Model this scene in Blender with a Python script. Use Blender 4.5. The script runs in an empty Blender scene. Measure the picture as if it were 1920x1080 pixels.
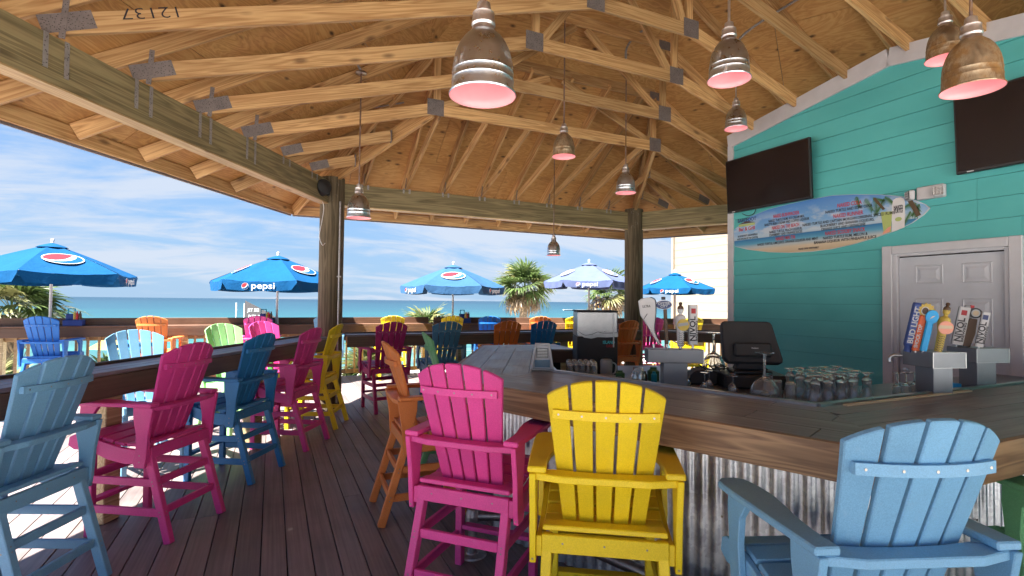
import bpy, bmesh, math, random
from mathutils import Vector, Matrix, noise as mnoise
R = math.radians
rnd = random.Random(7)
sc = bpy.context.scene
COL = sc.collection

# ------------------------------------------------------------------ camera
F = 977.0
yaw, pitch, roll = R(24.7), math.atan(25 / F), R(0.62)
f = Vector((math.sin(yaw) * math.cos(pitch), math.cos(yaw) * math.cos(pitch), math.sin(pitch)))
r0 = Vector((math.cos(yaw), -math.sin(yaw), 0)); u0 = r0.cross(f)
r = r0 * math.cos(roll) + u0 * math.sin(roll); u = -r0 * math.sin(roll) + u0 * math.cos(roll)
cam = bpy.data.cameras.new('camera'); cam.lens = F / 1920 * 36; cam.sensor_width = 36; cam.clip_end = 30000; cam.clip_start = 0.02
co = bpy.data.objects.new('camera', cam); COL.objects.link(co); sc.camera = co
co.matrix_world = Matrix(((r.x, u.x, -f.x, 0), (r.y, u.y, -f.y, 0), (r.z, u.z, -f.z, 1.572), (0, 0, 0, 1)))

# ------------------------------------------------------------------ light
EXPO = 3.9
SKY_STRENGTH = 0.05
SUN_STRENGTH = 2.05
to_sun = Vector((-1.50, -0.50, 2.88)).normalized()
world = bpy.data.worlds.new('World'); sc.world = world; world.use_nodes = True
wn, wl = world.node_tree.nodes, world.node_tree.links
wn.clear()
wout = wn.new('ShaderNodeOutputWorld'); bg = wn.new('ShaderNodeBackground'); bg.inputs[1].default_value = SKY_STRENGTH
sky = wn.new('ShaderNodeTexSky'); sky.sky_type = 'NISHITA'; sky.sun_disc = False
sky.sun_elevation = math.asin(to_sun.z); sky.sun_rotation = math.atan2(to_sun.x, to_sun.y)
sky.air_density = 1.0; sky.dust_density = 0.6; sky.ozone_density = 2.0
tcw = wn.new('ShaderNodeTexCoord'); sep = wn.new('ShaderNodeSeparateXYZ'); wl.new(tcw.outputs['Generated'], sep.inputs[0])
def wmath(op, a, b=None, c=None):
    n = wn.new('ShaderNodeMath'); n.operation = op
    for i, x in enumerate((a, b, c)):
        if x is None: continue
        if isinstance(x, (int, float)): n.inputs[i].default_value = x
        else: wl.new(x, n.inputs[i])
    return n.outputs[0]
zz = wmath('MAXIMUM', wmath('ADD', sep.outputs[2], 0.24), 0.03)
cx = wmath('DIVIDE', sep.outputs[0], zz); cy = wmath('DIVIDE', sep.outputs[1], zz)
comb = wn.new('ShaderNodeCombineXYZ'); wl.new(cx, comb.inputs[0]); wl.new(cy, comb.inputs[1])
mp = wn.new('ShaderNodeMapping'); mp.inputs['Rotation'].default_value = (0, 0, R(-32)); mp.inputs['Scale'].default_value = (0.75, 1.8, 1)
mp.inputs['Location'].default_value = (1.3, 0.4, 0)
wl.new(comb.outputs[0], mp.inputs[0])
def wnoise(scale, detail, rough, dist=0.0, src=None):
    n = wn.new('ShaderNodeTexNoise'); n.inputs['Scale'].default_value = scale; n.inputs['Detail'].default_value = detail
    n.inputs['Roughness'].default_value = rough; n.inputs['Distortion'].default_value = dist
    wl.new(src or mp.outputs[0], n.inputs['Vector']); return n.outputs[0]
n1 = wnoise(1.7, 10, 0.62, 0.5); n2 = wnoise(0.5, 3, 0.5, 0.3)
dens = wmath('ADD', wmath('MULTIPLY', n1, 0.75), wmath('MULTIPLY', n2, 0.45))
cr = wn.new('ShaderNodeMapRange'); cr.inputs['From Min'].default_value = 0.515; cr.inputs['From Max'].default_value = 0.70
cr.interpolation_type = 'SMOOTHSTEP'; wl.new(dens, cr.inputs[0])
# haze band near the horizon
hz = wn.new('ShaderNodeMapRange'); hz.inputs['From Min'].default_value = 0.0; hz.inputs['From Max'].default_value = 0.95
hz.inputs['To Min'].default_value = 0.95; hz.inputs['To Max'].default_value = 0.0; wl.new(sep.outputs[2], hz.inputs[0])
tint = wn.new('ShaderNodeMix'); tint.data_type = 'RGBA'; tint.blend_type = 'MULTIPLY'; tint.inputs[0].default_value = 1
wl.new(sky.outputs[0], tint.inputs[6]); tint.inputs[7].default_value = (0.245, 0.30, 0.385, 1)
mh = wn.new('ShaderNodeMix'); mh.data_type = 'RGBA'; wl.new(hz.outputs[0], mh.inputs[0]); wl.new(tint.outputs[2], mh.inputs[6])
hcr = wn.new('ShaderNodeMapRange'); hcr.inputs['From Max'].default_value = 0.34; wl.new(sep.outputs[2], hcr.inputs[0])
hcm = wn.new('ShaderNodeMix'); hcm.data_type = 'RGBA'; wl.new(hcr.outputs[0], hcm.inputs[0]); hcm.inputs[6].default_value = (0.58, 0.85, 1.18, 1); hcm.inputs[7].default_value = (0.19, 0.50, 1.00, 1); wl.new(hcm.outputs[2], mh.inputs[7])
mc = wn.new('ShaderNodeMix'); mc.data_type = 'RGBA'
wl.new(wmath('MULTIPLY', cr.outputs[0], 0.85), mc.inputs[0]); wl.new(mh.outputs[2], mc.inputs[6]); mc.inputs[7].default_value = (1.00, 1.10, 1.27, 1)
wl.new(mc.outputs[2], bg.inputs[0]); wl.new(bg.outputs[0], wout.inputs[0])

sun = bpy.data.lights.new('sun', 'SUN'); sun.energy = SUN_STRENGTH; sun.angle = R(0.5); sun.color = (1.0, 0.95, 0.87)
so = bpy.data.objects.new('sun', sun); COL.objects.link(so); so.rotation_euler = to_sun.to_track_quat('Z', 'Y').to_euler()
vs = sc.view_settings; vs.view_transform = 'Standard'; vs.look = 'None'; vs.gamma = 1; vs.exposure = EXPO; vs.use_curve_mapping = False
sc.render.engine = 'CYCLES'
sc.cycles.max_bounces = 12; sc.cycles.diffuse_bounces = 9; sc.cycles.transparent_max_bounces = 12; sc.cycles.transmission_bounces = 10
sc.cycles.sample_clamp_indirect = 6; sc.cycles.caustics_refractive = False; sc.cycles.caustics_reflective = False

# ------------------------------------------------------------------ materials
MATS = {}
class NT:
    def __init__(s, name):
        s.m = bpy.data.materials.new(name); s.m.use_nodes = True; s.n = s.m.node_tree.nodes; s.l = s.m.node_tree.links
        s.b = s.n['Principled BSDF']; s.tc = s.n.new('ShaderNodeTexCoord'); s.oi = s.n.new('ShaderNodeObjectInfo')
    def lk(s, a, b): s.l.new(a, b)
    def math(s, op, a, b=None, c=None, clamp=False):
        n = s.n.new('ShaderNodeMath'); n.operation = op; n.use_clamp = clamp
        for i, x in enumerate((a, b, c)):
            if x is None: continue
            if isinstance(x, (int, float)): n.inputs[i].default_value = x
            else: s.l.new(x, n.inputs[i])
        return n.outputs[0]
    def coords(s, scale=(1, 1, 1), rand=7.0, kind='Object', loc=None):
        m = s.n.new('ShaderNodeMapping'); m.inputs['Scale'].default_value = scale
        a = s.n.new('ShaderNodeVectorMath'); a.operation = 'ADD'; s.l.new(s.tc.outputs[kind], a.inputs[0])
        sc_ = s.n.new('ShaderNodeVectorMath'); sc_.operation = 'SCALE'; sc_.inputs[0].default_value = (rand, rand * 0.37, rand * 0.71)
        s.l.new(s.oi.outputs['Random'], sc_.inputs['Scale']); s.l.new(sc_.outputs[0], a.inputs[1])
        s.l.new(a.outputs[0], m.inputs[0]); return m.outputs[0]
    def noise(s, vec, scale, detail=4, rough=0.55, dist=0.0):
        n = s.n.new('ShaderNodeTexNoise'); s.l.new(vec, n.inputs['Vector']); n.inputs['Scale'].default_value = scale
        n.inputs['Detail'].default_value = detail; n.inputs['Roughness'].default_value = rough; n.inputs['Distortion'].default_value = dist
        return n.outputs[0]
    def voro(s, vec, scale, out='Distance'):
        n = s.n.new('ShaderNodeTexVoronoi'); s.l.new(vec, n.inputs['Vector']); n.inputs['Scale'].default_value = scale; return n.outputs[out]
    def ramp(s, fac, stops):
        n = s.n.new('ShaderNodeValToRGB'); s.l.new(fac, n.inputs[0]); e = n.color_ramp.elements
        while len(e) < len(stops): e.new(0.5)
        for el, (p, c) in zip(e, stops): el.position = p; el.color = (c[0], c[1], c[2], 1)
        return n.outputs[0]
    def mix(s, fac, a, b, mode='MIX'):
        n = s.n.new('ShaderNodeMix'); n.data_type = 'RGBA'; n.blend_type = mode
        for i, x in ((0, fac), (6, a), (7, b)):
            if isinstance(x, (int, float)): n.inputs[i].default_value = x
            elif isinstance(x, tuple): n.inputs[i].default_value = (x[0], x[1], x[2], 1)
            else: s.l.new(x, n.inputs[i])
        return n.outputs[2]
    def rng(s, v, a, b, c=0.0, d=1.0):
        n = s.n.new('ShaderNodeMapRange'); s.l.new(v, n.inputs[0])
        for i, x in enumerate((a, b, c, d)): n.inputs[i + 1].default_value = x
        return n.outputs[0]
    def bump(s, h, strength=0.3, dist=0.01):
        n = s.n.new('ShaderNodeBump'); n.inputs['Strength'].default_value = strength; n.inputs['Distance'].default_value = dist
        s.l.new(h, n.inputs['Height']); s.l.new(n.outputs[0], s.b.inputs['Normal'])
    def set(s, **k):
        for kk, v in k.items():
            i = s.b.inputs[kk.replace('_', ' ')]
            if isinstance(v, (int, float)): i.default_value = v
            elif isinstance(v, tuple): i.default_value = (v[0], v[1], v[2], 1)
            else: s.l.new(v, i)
        return s.m

def wood(name, dark, light, knots=0.6, gs=1.0, rough=0.6, tone=0.25):
    t = NT(name); v = t.coords((0.42 * gs, 9 * gs, 9 * gs)); w = t.noise(v, 1.3, 3, 0.5, 0.7)
    rings = t.math('FRACT', t.math('MULTIPLY', w, 7.0)); rings = t.math('ABSOLUTE', t.math('SUBTRACT', rings, 0.5))
    fine = t.noise(t.coords((4 * gs, 90 * gs, 90 * gs)), 1.0, 2, 0.5)
    fac = t.math('ADD', t.math('MULTIPLY', rings, 0.95), t.math('MULTIPLY', fine, 0.35))
    c = t.ramp(fac, [(0.12, dark), (0.62, light)])
    kv = t.voro(t.coords((2.3 * gs, 6 * gs, 6 * gs), 13), 0.9)
    kd = t.rng(kv, 0.06, 0.17, 1.0, 0.0)
    c = t.mix(t.math('MULTIPLY', kd, knots, clamp=True), c, (dark[0] * 0.25, dark[1] * 0.2, dark[2] * 0.2))
    br = t.rng(t.oi.outputs['Random'], 0, 1, 1 - tone, 1 + tone * 0.6)
    big = t.rng(t.noise(t.coords((0.8, 2.5, 2.5)), 1, 2), 0.3, 0.7, 0.88, 1.1)
    hs = t.n.new('ShaderNodeVectorMath'); hs.operation = 'SCALE'; t.lk(c, hs.inputs[0]); t.lk(t.math('MULTIPLY', br, big), hs.inputs['Scale'])
    t.bump(fac, 0.25, 0.002); return t.set(Base_Color=hs.outputs[0], Roughness=rough)

def plain(name, col, rough=0.5, metal=0.0, var=0.06, vs_=6.0, bump=0.0, bscale=200, spec=0.5):
    t = NT(name); n = t.noise(t.coords((1, 1, 1)), vs_, 4)
    c = t.mix(t.rng(n, 0.3, 0.7), tuple(x * (1 - var * 2) for x in col), tuple(min(1, x * (1 + var)) for x in col))
    if bump: t.bump(t.noise(t.coords((1, 1, 1)), bscale, 2), bump, 0.001)
    return t.set(Base_Color=c, Roughness=rough, Metallic=metal, Specular_IOR_Level=spec)

def perforated(name, col, scale):
    t = NT(name); d_ = t.voro(t.coords((1, 1, 1)), scale); n = t.noise(t.coords((1, 1, 1)), 12, 4)
    c = t.mix(t.rng(d_, 0.18, 0.34), tuple(x * 0.28 for x in col), t.mix(t.rng(n, 0.3, 0.7), tuple(x * 0.75 for x in col), col)); t.bump(d_, 0.8, 0.003)
    return t.set(Base_Color=c, Roughness=0.5, Metallic=0.25)
def hdpe(name, col):
    t = NT(name); sp = t.noise(t.coords((1, 1, 1)), 260, 2, 0.6); big = t.noise(t.coords((1, 1, 1)), 5, 3)
    st = t.noise(t.coords((3, 3, 3)), 9, 5, 0.7)
    f_ = t.math('ADD', t.math('MULTIPLY', t.rng(sp, 0.35, 0.65), 0.55), t.math('MULTIPLY', big, 0.45))
    c = t.mix(f_, tuple(x * 0.82 for x in col), tuple(min(1, x * 1.12 + 0.012) for x in col))
    c = t.mix(t.rng(st, 0.58, 0.8, 0, 0.28), c, tuple(min(1, x * 0.6 + 0.22) for x in col))
    hv = t.n.new('ShaderNodeVectorMath'); hv.operation = 'SCALE'; t.lk(c, hv.inputs[0]); t.lk(t.rng(t.oi.outputs['Random'], 0, 1, 0.90, 1.07), hv.inputs['Scale']); c = hv.outputs[0]
    gr = t.rng(t.noise(t.coords((1, 1, 1), 5), 2.2, 6, 0.7), 0.50, 0.72, 0, 0.30); c = t.mix(gr, c, tuple(x * 0.62 + 0.02 for x in col))
    t.bump(sp, 0.35, 0.0012)
    return t.set(Base_Color=c, Roughness=t.rng(big, 0.2, 0.8, 0.42, 0.58), Specular_IOR_Level=0.4)

def composite(name, a, b, rough=0.55, streak=1.0):
    t = NT(name); s1 = t.noise(t.coords((1.2, 55, 55)), 1, 4, 0.6); s2 = t.noise(t.coords((1, 4, 4), 3), 1.6, 4, 0.6)
    c = t.ramp(t.math('ADD', t.math('MULTIPLY', s1, 0.6), t.math('MULTIPLY', s2, 0.4)), [(0.36, a), (0.66, b)])
    br = t.rng(t.oi.outputs['Random'], 0, 1, 0.74, 1.16)
    dirt = t.rng(t.noise(t.tc.outputs['Object'], 0.9, 5, 0.65), 0.42, 0.66, 1.0, 0.72)
    hs = t.n.new('ShaderNodeVectorMath'); hs.operation = 'SCALE'; t.lk(c, hs.inputs[0]); t.lk(t.math('MULTIPLY', br, dirt), hs.inputs['Scale'])
    spk = t.rng(t.noise(t.coords((1, 1, 1)), 38, 3, 0.7), 0.72, 0.78, 0, 0.25)
    c2 = t.mix(spk, hs.outputs[0], (0.5, 0.48, 0.46))
    t.bump(s1, 0.35, 0.0015)
    return t.set(Base_Color=c2, Roughness=t.rng(s2, 0.3, 0.7, rough - 0.12, rough + 0.1))

def metal(name, col, rough=0.35, rust=0.0, spangle=0.0, brushed=False):
    t = NT(name); n = t.noise(t.coords((1, 1, 1)), 14, 5, 0.65)
    c = t.mix(t.rng(n, 0.3, 0.7), tuple(x * 0.75 for x in col), col)
    m = 1.0; rr = t.rng(n, 0.2, 0.8, rough * 0.8, rough * 1.4)
    if spangle:
        vv = t.voro(t.coords((1, 1, 1)), 55, 'Color'); sg = t.n.new('ShaderNodeSeparateColor'); t.lk(vv, sg.inputs[0])
        c = t.mix(spangle, c, t.ramp(sg.outputs[0], [(0, tuple(x * 0.55 for x in col)), (1, tuple(min(1, x * 1.25) for x in col))]))
    if rust:
        k = t.rng(t.noise(t.coords((1, 1, 0.6)), 9, 8, 0.75), 0.60 - rust * 0.2, 0.68 - rust * 0.12)
        c = t.mix(k, c, t.ramp(n, [(0.3, (0.10, 0.045, 0.015)), (0.7, (0.30, 0.16, 0.05))]))
        m = t.rng(k, 0, 1, 1, 0.25); rr = t.math('ADD', rr, t.math('MULTIPLY', k, 0.35))
    t.bump(n, 0.05, 0.001)
    return t.set(Base_Color=c, Roughness=rr, Metallic=m)

M = MATS
M['pine'] = wood('pine_framing', (0.37, 0.19, 0.068), (0.62, 0.39, 0.175), 0.7)
M['beam_lit'] = wood('beam_underside_lit', (0.40, 0.25, 0.10), (0.62, 0.44, 0.22), 0.5)
M['treated'] = wood('treated_timber', (0.128, 0.10, 0.047), (0.285, 0.228, 0.115), 0.5, 0.8, 0.7, 0.1)
M['post_tr'] = wood('treated_post', (0.36, 0.26, 0.12), (0.60, 0.48, 0.27), 0.5)
M['pile'] = wood('weathered_pile', (0.055, 0.04, 0.022), (0.15, 0.115, 0.07), 0.4, 0.9, 0.85, 0.05)
M['baluster'] = wood('baluster_pine', (0.40, 0.25, 0.11), (0.62, 0.42, 0.21), 0.3)
t = NT('plywood'); v = t.coords((0.7, 3.2, 3.2), 11); w = t.noise(v, 0.9, 4, 0.55, 2.4)
rings = t.math('ABSOLUTE', t.math('SUBTRACT', t.math('FRACT', t.math('MULTIPLY', w, 9)), 0.5))
blot = t.noise(t.coords((0.5, 1.6, 1.6), 5), 1.1, 3, 0.6)
c = t.ramp(t.math('ADD', t.math('MULTIPLY', rings, 0.75), t.math('MULTIPLY', blot, 0.6)), [(0.15, (0.36, 0.17, 0.055)), (0.5, (0.52, 0.28, 0.095)), (0.85, (0.62, 0.38, 0.15))])
kn = t.rng(t.voro(t.coords((2.6, 5.0, 5.0), 3), 1.3), 0.06, 0.19, 1, 0)
pick = t.rng(t.noise(t.coords((1, 1, 1), 3), 1.3, 1), 0.33, 0.40)
c = t.mix(t.math('MULTIPLY', t.math('MULTIPLY', kn, pick), 0.95, clamp=True), c, (0.05, 0.022, 0.012))
wt = t.rng(t.noise(t.coords((1, 1, 1), 9), 0.8, 6, 0.7), 0.60, 0.74, 0, 0.45)
c = t.mix(wt, c, (0.13, 0.07, 0.03)); t.bump(rings, 0.15, 0.001)
M['ply'] = t.set(Base_Color=c, Roughness=0.65)
M['deck'] = composite('deck_composite', (0.155, 0.125, 0.122), (0.28, 0.225, 0.22))
M['rail'] = composite('rail_composite', (0.115, 0.055, 0.032), (0.20, 0.105, 0.062))
M['ledge_top'] = composite('ledge_composite_top', (0.12, 0.10, 0.12), (0.25, 0.21, 0.23), 0.45)
M['lip'] = composite('ledge_lip', (0.05, 0.032, 0.025), (0.10, 0.065, 0.05))
M['fascia'] = composite('ledge_fascia', (0.085, 0.048, 0.03), (0.16, 0.095, 0.06))
M['bar_fascia'] = wood('bar_fascia_oak', (0.14, 0.072, 0.034), (0.33, 0.20, 0.10), 0.0, 1.0, 0.5, 0.05)
t = NT('bar_tile'); s1 = t.noise(t.coords((1.4, 26, 26)), 1, 6, 0.65, 0.6); s2 = t.noise(t.coords((1, 3, 3), 5), 2.2, 4)
c = t.ramp(t.math('ADD', t.math('MULTIPLY', s1, 0.6), t.math('MULTIPLY', s2, 0.4)), [(0.33, (0.095, 0.086, 0.083)), (0.52, (0.19, 0.176, 0.172)), (0.7, (0.31, 0.295, 0.29))])
sc1 = t.rng(t.noise(t.coords((8, 90, 1)), 0.6, 6, 0.8), 0.68, 0.72, 0, 0.4); c = t.mix(sc1, c, (0.4, 0.39, 0.38))
t.bump(s1, 0.2, 0.001); M['tile'] = t.set(Base_Color=c, Roughness=t.rng(s2, 0.3, 0.7, 0.30, 0.46), Specular_IOR_Level=0.4)
M['grout'] = plain('grout', (0.10, 0.09, 0.085), 0.8)
M['steel'] = metal('stainless', (0.46, 0.46, 0.47), 0.30)
M['steel_dk'] = plain('stainless_brushed', (0.21, 0.22, 0.245), 0.38, 0.55, 0.08, 3)
M['galv'] = metal('galvanised', (0.40, 0.38, 0.39), 0.42, 0, 0.35)
M['strap'] = perforated('galvanised_strap', (0.33, 0.31, 0.305), 62)
M['corr'] = metal('corrugated_sheet', (0.76, 0.80, 0.88), 0.34, 0.0, 0.35)
M['plate'] = perforated('truss_plate', (0.215, 0.185, 0.18), 75)
M['lampm'] = metal('lamp_spun_metal', (0.66, 0.72, 0.80), 0.27, 0.13)
M['lampr'] = metal('lamp_rusty_metal', (0.45, 0.36, 0.25), 0.42, 0.85)
M['neck'] = metal('lamp_neck', (0.72, 0.68, 0.68), 0.35, 0.05)
M['rod'] = metal('rusty_rod', (0.30, 0.22, 0.2), 0.5, 0.7)
t = NT('lamp_inside'); t.set(Base_Color=(0.62, 0.30, 0.31), Roughness=0.35); t.b.inputs['Emission Color'].default_value = (1.0, 0.30, 0.33, 1); t.b.inputs['Emission Strength'].default_value = 0.036; M['lampin'] = t.m
t = NT('lamp_bulb'); t.set(Base_Color=(1, 0.4, 0.4)); t.b.inputs['Emission Color'].default_value = (1.0, 0.22, 0.26, 1); t.b.inputs['Emission Strength'].default_value = 0.15; M['bulb'] = t.m
M['white'] = plain('white_paint', (0.55, 0.555, 0.60), 0.45, 0, 0.03)
M['trim'] = plain('white_trim', (0.53, 0.525, 0.56), 0.5, 0, 0.05)
M['door'] = plain('door_paint', (0.54, 0.56, 0.62), 0.4, 0, 0.03)
t = NT('teal_siding'); n_ = t.noise(t.coords((0.6, 1, 1)), 2.4, 4); sm = t.noise(t.coords((1, 1, 1)), 60, 3)
c = t.mix(t.rng(n_, 0.3, 0.7), (0.075, 0.40, 0.405), (0.10, 0.47, 0.47)); t.bump(sm, 0.12, 0.002)
M['teal'] = t.set(Base_Color=c, Roughness=0.55)
M['teal_dk'] = plain('teal_backing', (0.02, 0.17, 0.17), 0.6)
M['cream'] = plain('cream_siding', (0.235, 0.20, 0.155), 0.6, 0, 0.04, 2)
M['dark'] = plain('dark_backing', (0.02, 0.015, 0.012), 0.9)
M['black'] = plain('black_plastic', (0.012, 0.012, 0.014), 0.4, 0, 0.1)
M['blackm'] = plain('black_matte', (0.02, 0.02, 0.023), 0.65, 0, 0.1)
M['screen'] = plain('tv_screen', (0.016, 0.011, 0.012), 0.2, 0, 0.2, 2)
M['screw'] = plain('screw_metal', (0.32, 0.30, 0.28), 0.35, 1.0)
M['eave'] = plain('eave_metal', (0.17, 0.14, 0.15), 0.5, 0, 0.15, 3)
M['roofing'] = plain('roof_sheet', (0.25, 0.25, 0.25), 0.6)
t = NT('clear_glass'); t.set(Base_Color=(0.98, 1.0, 1.0), Roughness=0.0, Transmission_Weight=0.88, IOR=1.38, Specular_IOR_Level=0.8); M['glass'] = t.m
t = NT('blue_tint_glass'); t.set(Base_Color=(0.35, 0.6, 0.8), Roughness=0.08, Transmission_Weight=0.6, IOR=1.4); M['bglass'] = t.m
for k, c_ in dict(magenta=(0.62, 0.04, 0.25), hotpink=(0.72, 0.065, 0.31), magenta_shade=(0.40, 0.02, 0.15), yellow=(0.78, 0.58, 0.008), lblue=(0.155, 0.36, 0.56), mblue=(0.012, 0.17, 0.42),
                  rblue=(0.012, 0.16, 0.55), sblue=(0.065, 0.20, 0.33), orange=(0.70, 0.22, 0.05), dorange=(0.62, 0.16, 0.02), green=(0.17, 0.47, 0.21), lgreen=(0.30, 0.60, 0.25)).items():
    M[k] = hdpe('plastic_' + k, c_)
for k, c_ in dict(pblue=(0.002, 0.062, 0.175), pblue_f=(0.028, 0.085, 0.185), pblue_l=(0.085, 0.11, 0.22)).items():
    t = NT('canopy_' + k); n_ = t.noise(t.coords((1, 1, 1)), 3.5, 4, 0.6); c = t.mix(t.rng(n_, 0.3, 0.7), tuple(x * 0.85 for x in c_), c_)
    t.bump(t.noise(t.coords((1, 1, 1)), 5, 3, 0.6, 0.6), 0.5, 0.03)
    M[k] = t.set(Base_Color=c, Roughness=0.85, Specular_IOR_Level=0.12)
for k, c_ in dict(pwhite=(0.5, 0.52, 0.54), pred=(0.36, 0.008, 0.018), ppale=(0.42, 0.17, 0.22), ink=(0.02, 0.02, 0.03), inkred=(0.50, 0.03, 0.05), navy=(0.03, 0.05, 0.16), bud=(0.035, 0.075, 0.28), org=(0.75, 0.13, 0.03), sky=(0.02, 0.35, 0.75),
                  gold=(0.50, 0.36, 0.06), flagg=(0.06, 0.055, 0.06), grey=(0.30, 0.31, 0.33), lgrey=(0.55, 0.55, 0.57), brown=(0.08, 0.04, 0.02), peach=(0.8, 0.35, 0.25), bottle=(0.68, 0.67, 0.69), lime=(0.42, 0.5, 0.16), dgreen=(0.03, 0.12, 0.04), leafp=(0.06, 0.17, 0.05),
                  bark=(0.10, 0.06, 0.03), skin=(0.6, 0.25, 0.15), caddy=(0.01, 0.04, 0.22), teal2=(0.0, 0.25, 0.35), ired=(0.45, 0.02, 0.03), sand2=(0.62, 0.5, 0.34), cyan=(0.05, 0.55, 0.6)).items():
    M[k] = plain('print_' + k, c_, 0.5, 0, 0.04)

# ------------------------------------------------------------------ helpers
def frame(o, ex, ey=None):
    ex = Vector(ex).normalized()
    if ey is None:
        ey = Vector((0, 0, 1)).cross(ex)
        if ey.length < 1e-4: ey = Vector((0, 1, 0))
    ey = Vector(ey); ey = (ey - ex * ey.dot(ex)).normalized(); ez = ex.cross(ey); o = Vector(o)
    return Matrix(((ex.x, ey.x, ez.x, o.x), (ex.y, ey.y, ez.y, o.y), (ex.z, ey.z, ez.z, o.z), (0, 0, 0, 1)))
T = Matrix.Translation
def Rz(a): return Matrix.Rotation(a, 4, 'Z')
def Rx(a): return Matrix.Rotation(a, 4, 'X')
def Ry(a): return Matrix.Rotation(a, 4, 'Y')
WM = {}
def link(name, me, mat=None, parent=None, mw=Matrix(), kind=None, label=None):
    o = bpy.data.objects.new(name, me); COL.objects.link(o)
    if me and mat is not None:
        if not me.materials: me.materials.append(None)
        o.material_slots[0].link = 'OBJECT'; o.material_slots[0].material = mat
    WM[o.name] = mw
    if parent is not None:
        o.parent = parent; o.matrix_basis = WM[parent.name].inverted() @ mw
    else: o.matrix_basis = mw
    if kind: o['kind'] = kind
    if label: o['label'] = label
    return o
def thing(name, label, cat, mw=Matrix(), group=None):
    o = link(name, None, None, None, mw); o.empty_display_size = 0.1
    o['label'] = label; o['category'] = cat
    if group: o['group'] = group
    return o
def tag(o, label, cat, group=None):
    o['label'] = label; o['category'] = cat
    if group: o['group'] = group
    return o
def mesh(verts, faces, smooth=False):
    me = bpy.data.meshes.new('m'); me.from_pydata([tuple(v) for v in verts], [], faces); me.update()
    if smooth:
        for p in me.polygons: p.use_smooth = True
    return me
def bm_mesh(bm, smooth=False):
    bmesh.ops.recalc_face_normals(bm, faces=bm.faces[:])
    me = bpy.data.meshes.new('m'); bm.to_mesh(me); bm.free()
    if smooth:
        for p in me.polygons: p.use_smooth = True
    return me
BOX = {}
def box_me(sx, sy, sz, bev=0.0):
    k = (round(sx, 4), round(sy, 4), round(sz, 4), bev)
    if k not in BOX:
        bm = bmesh.new(); bmesh.ops.create_cube(bm, size=1); bmesh.ops.scale(bm, vec=(sx, sy, sz), verts=bm.verts[:])
        if bev: bmesh.ops.bevel(bm, geom=bm.edges[:], offset=bev, segments=1, affect='EDGES')
        BOX[k] = bm_mesh(bm)
    return BOX[k]
def box(name, c, s, mat, parent=None, bev=0.0, rot=Matrix(), base=Matrix(), **k):
    return link(name, box_me(*s, bev), mat, parent, base @ T(Vector(c)) @ rot, **k)
def bar(name, p0, p1, w, h, mat, parent=None, off=0.0, bev=0.0, side=None, **k):
    """straight member: local X along p0-p1, width w sideways, depth h, shifted 'off' along its local up"""
    p0, p1 = Vector(p0), Vector(p1); d = p1 - p0
    fm = frame((p0 + p1) / 2, d, side)
    fm = fm @ T((0, 0, off))
    return link(name, box_me(d.length, w, h, bev), mat, parent, fm, **k)
def poly_prism_me(pts, z0, z1, bev=0.0):
    bm = bmesh.new(); vs_ = [bm.verts.new((p[0], p[1], z0)) for p in pts]; fc = bm.faces.new(vs_)
    g = bmesh.ops.extrude_face_region(bm, geom=[fc]); vv = [e for e in g['geom'] if isinstance(e, bmesh.types.BMVert)]
    bmesh.ops.translate(bm, verts=vv, vec=(0, 0, z1 - z0))
    if bev: bmesh.ops.bevel(bm, geom=bm.edges[:], offset=bev, segments=1, affect='EDGES', clamp_overlap=True)
    return bm_mesh(bm)
def prism(name, pts, z0, z1, mat, parent=None, mw=Matrix(), bev=0.0, **k):
    return link(name, poly_prism_me(pts, z0, z1, bev), mat, parent, mw, **k)
def clip_poly(poly, clip):
    """Sutherland-Hodgman; clip is a convex CCW polygon"""
    out = list(poly)
    n = len(clip)
    for i in range(n):
        a, b = clip[i], clip[(i + 1) % n]; inp = out; out = []
        if not inp: return []
        def side(p): return (b[0] - a[0]) * (p[1] - a[1]) - (b[1] - a[1]) * (p[0] - a[0])
        for j in range(len(inp)):
            p, q = inp[j], inp[(j + 1) % len(inp)]; sp, sq = side(p), side(q)
            if sp >= 0: out.append(p)
            if sp * sq < 0:
                t_ = sp / (sp - sq); out.append((p[0] + (q[0] - p[0]) * t_, p[1] + (q[1] - p[1]) * t_))
    res = []
    for p in out:
        if not res or (abs(p[0] - res[-1][0]) + abs(p[1] - res[-1][1])) > 1e-4: res.append(p)
    if len(res) > 2 and (abs(res[0][0] - res[-1][0]) + abs(res[0][1] - res[-1][1])) < 1e-4: res.pop()
    return res
def area(p): return 0.5 * sum(p[i][0] * p[(i + 1) % len(p)][1] - p[(i + 1) % len(p)][0] * p[i][1] for i in range(len(p)))
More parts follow.
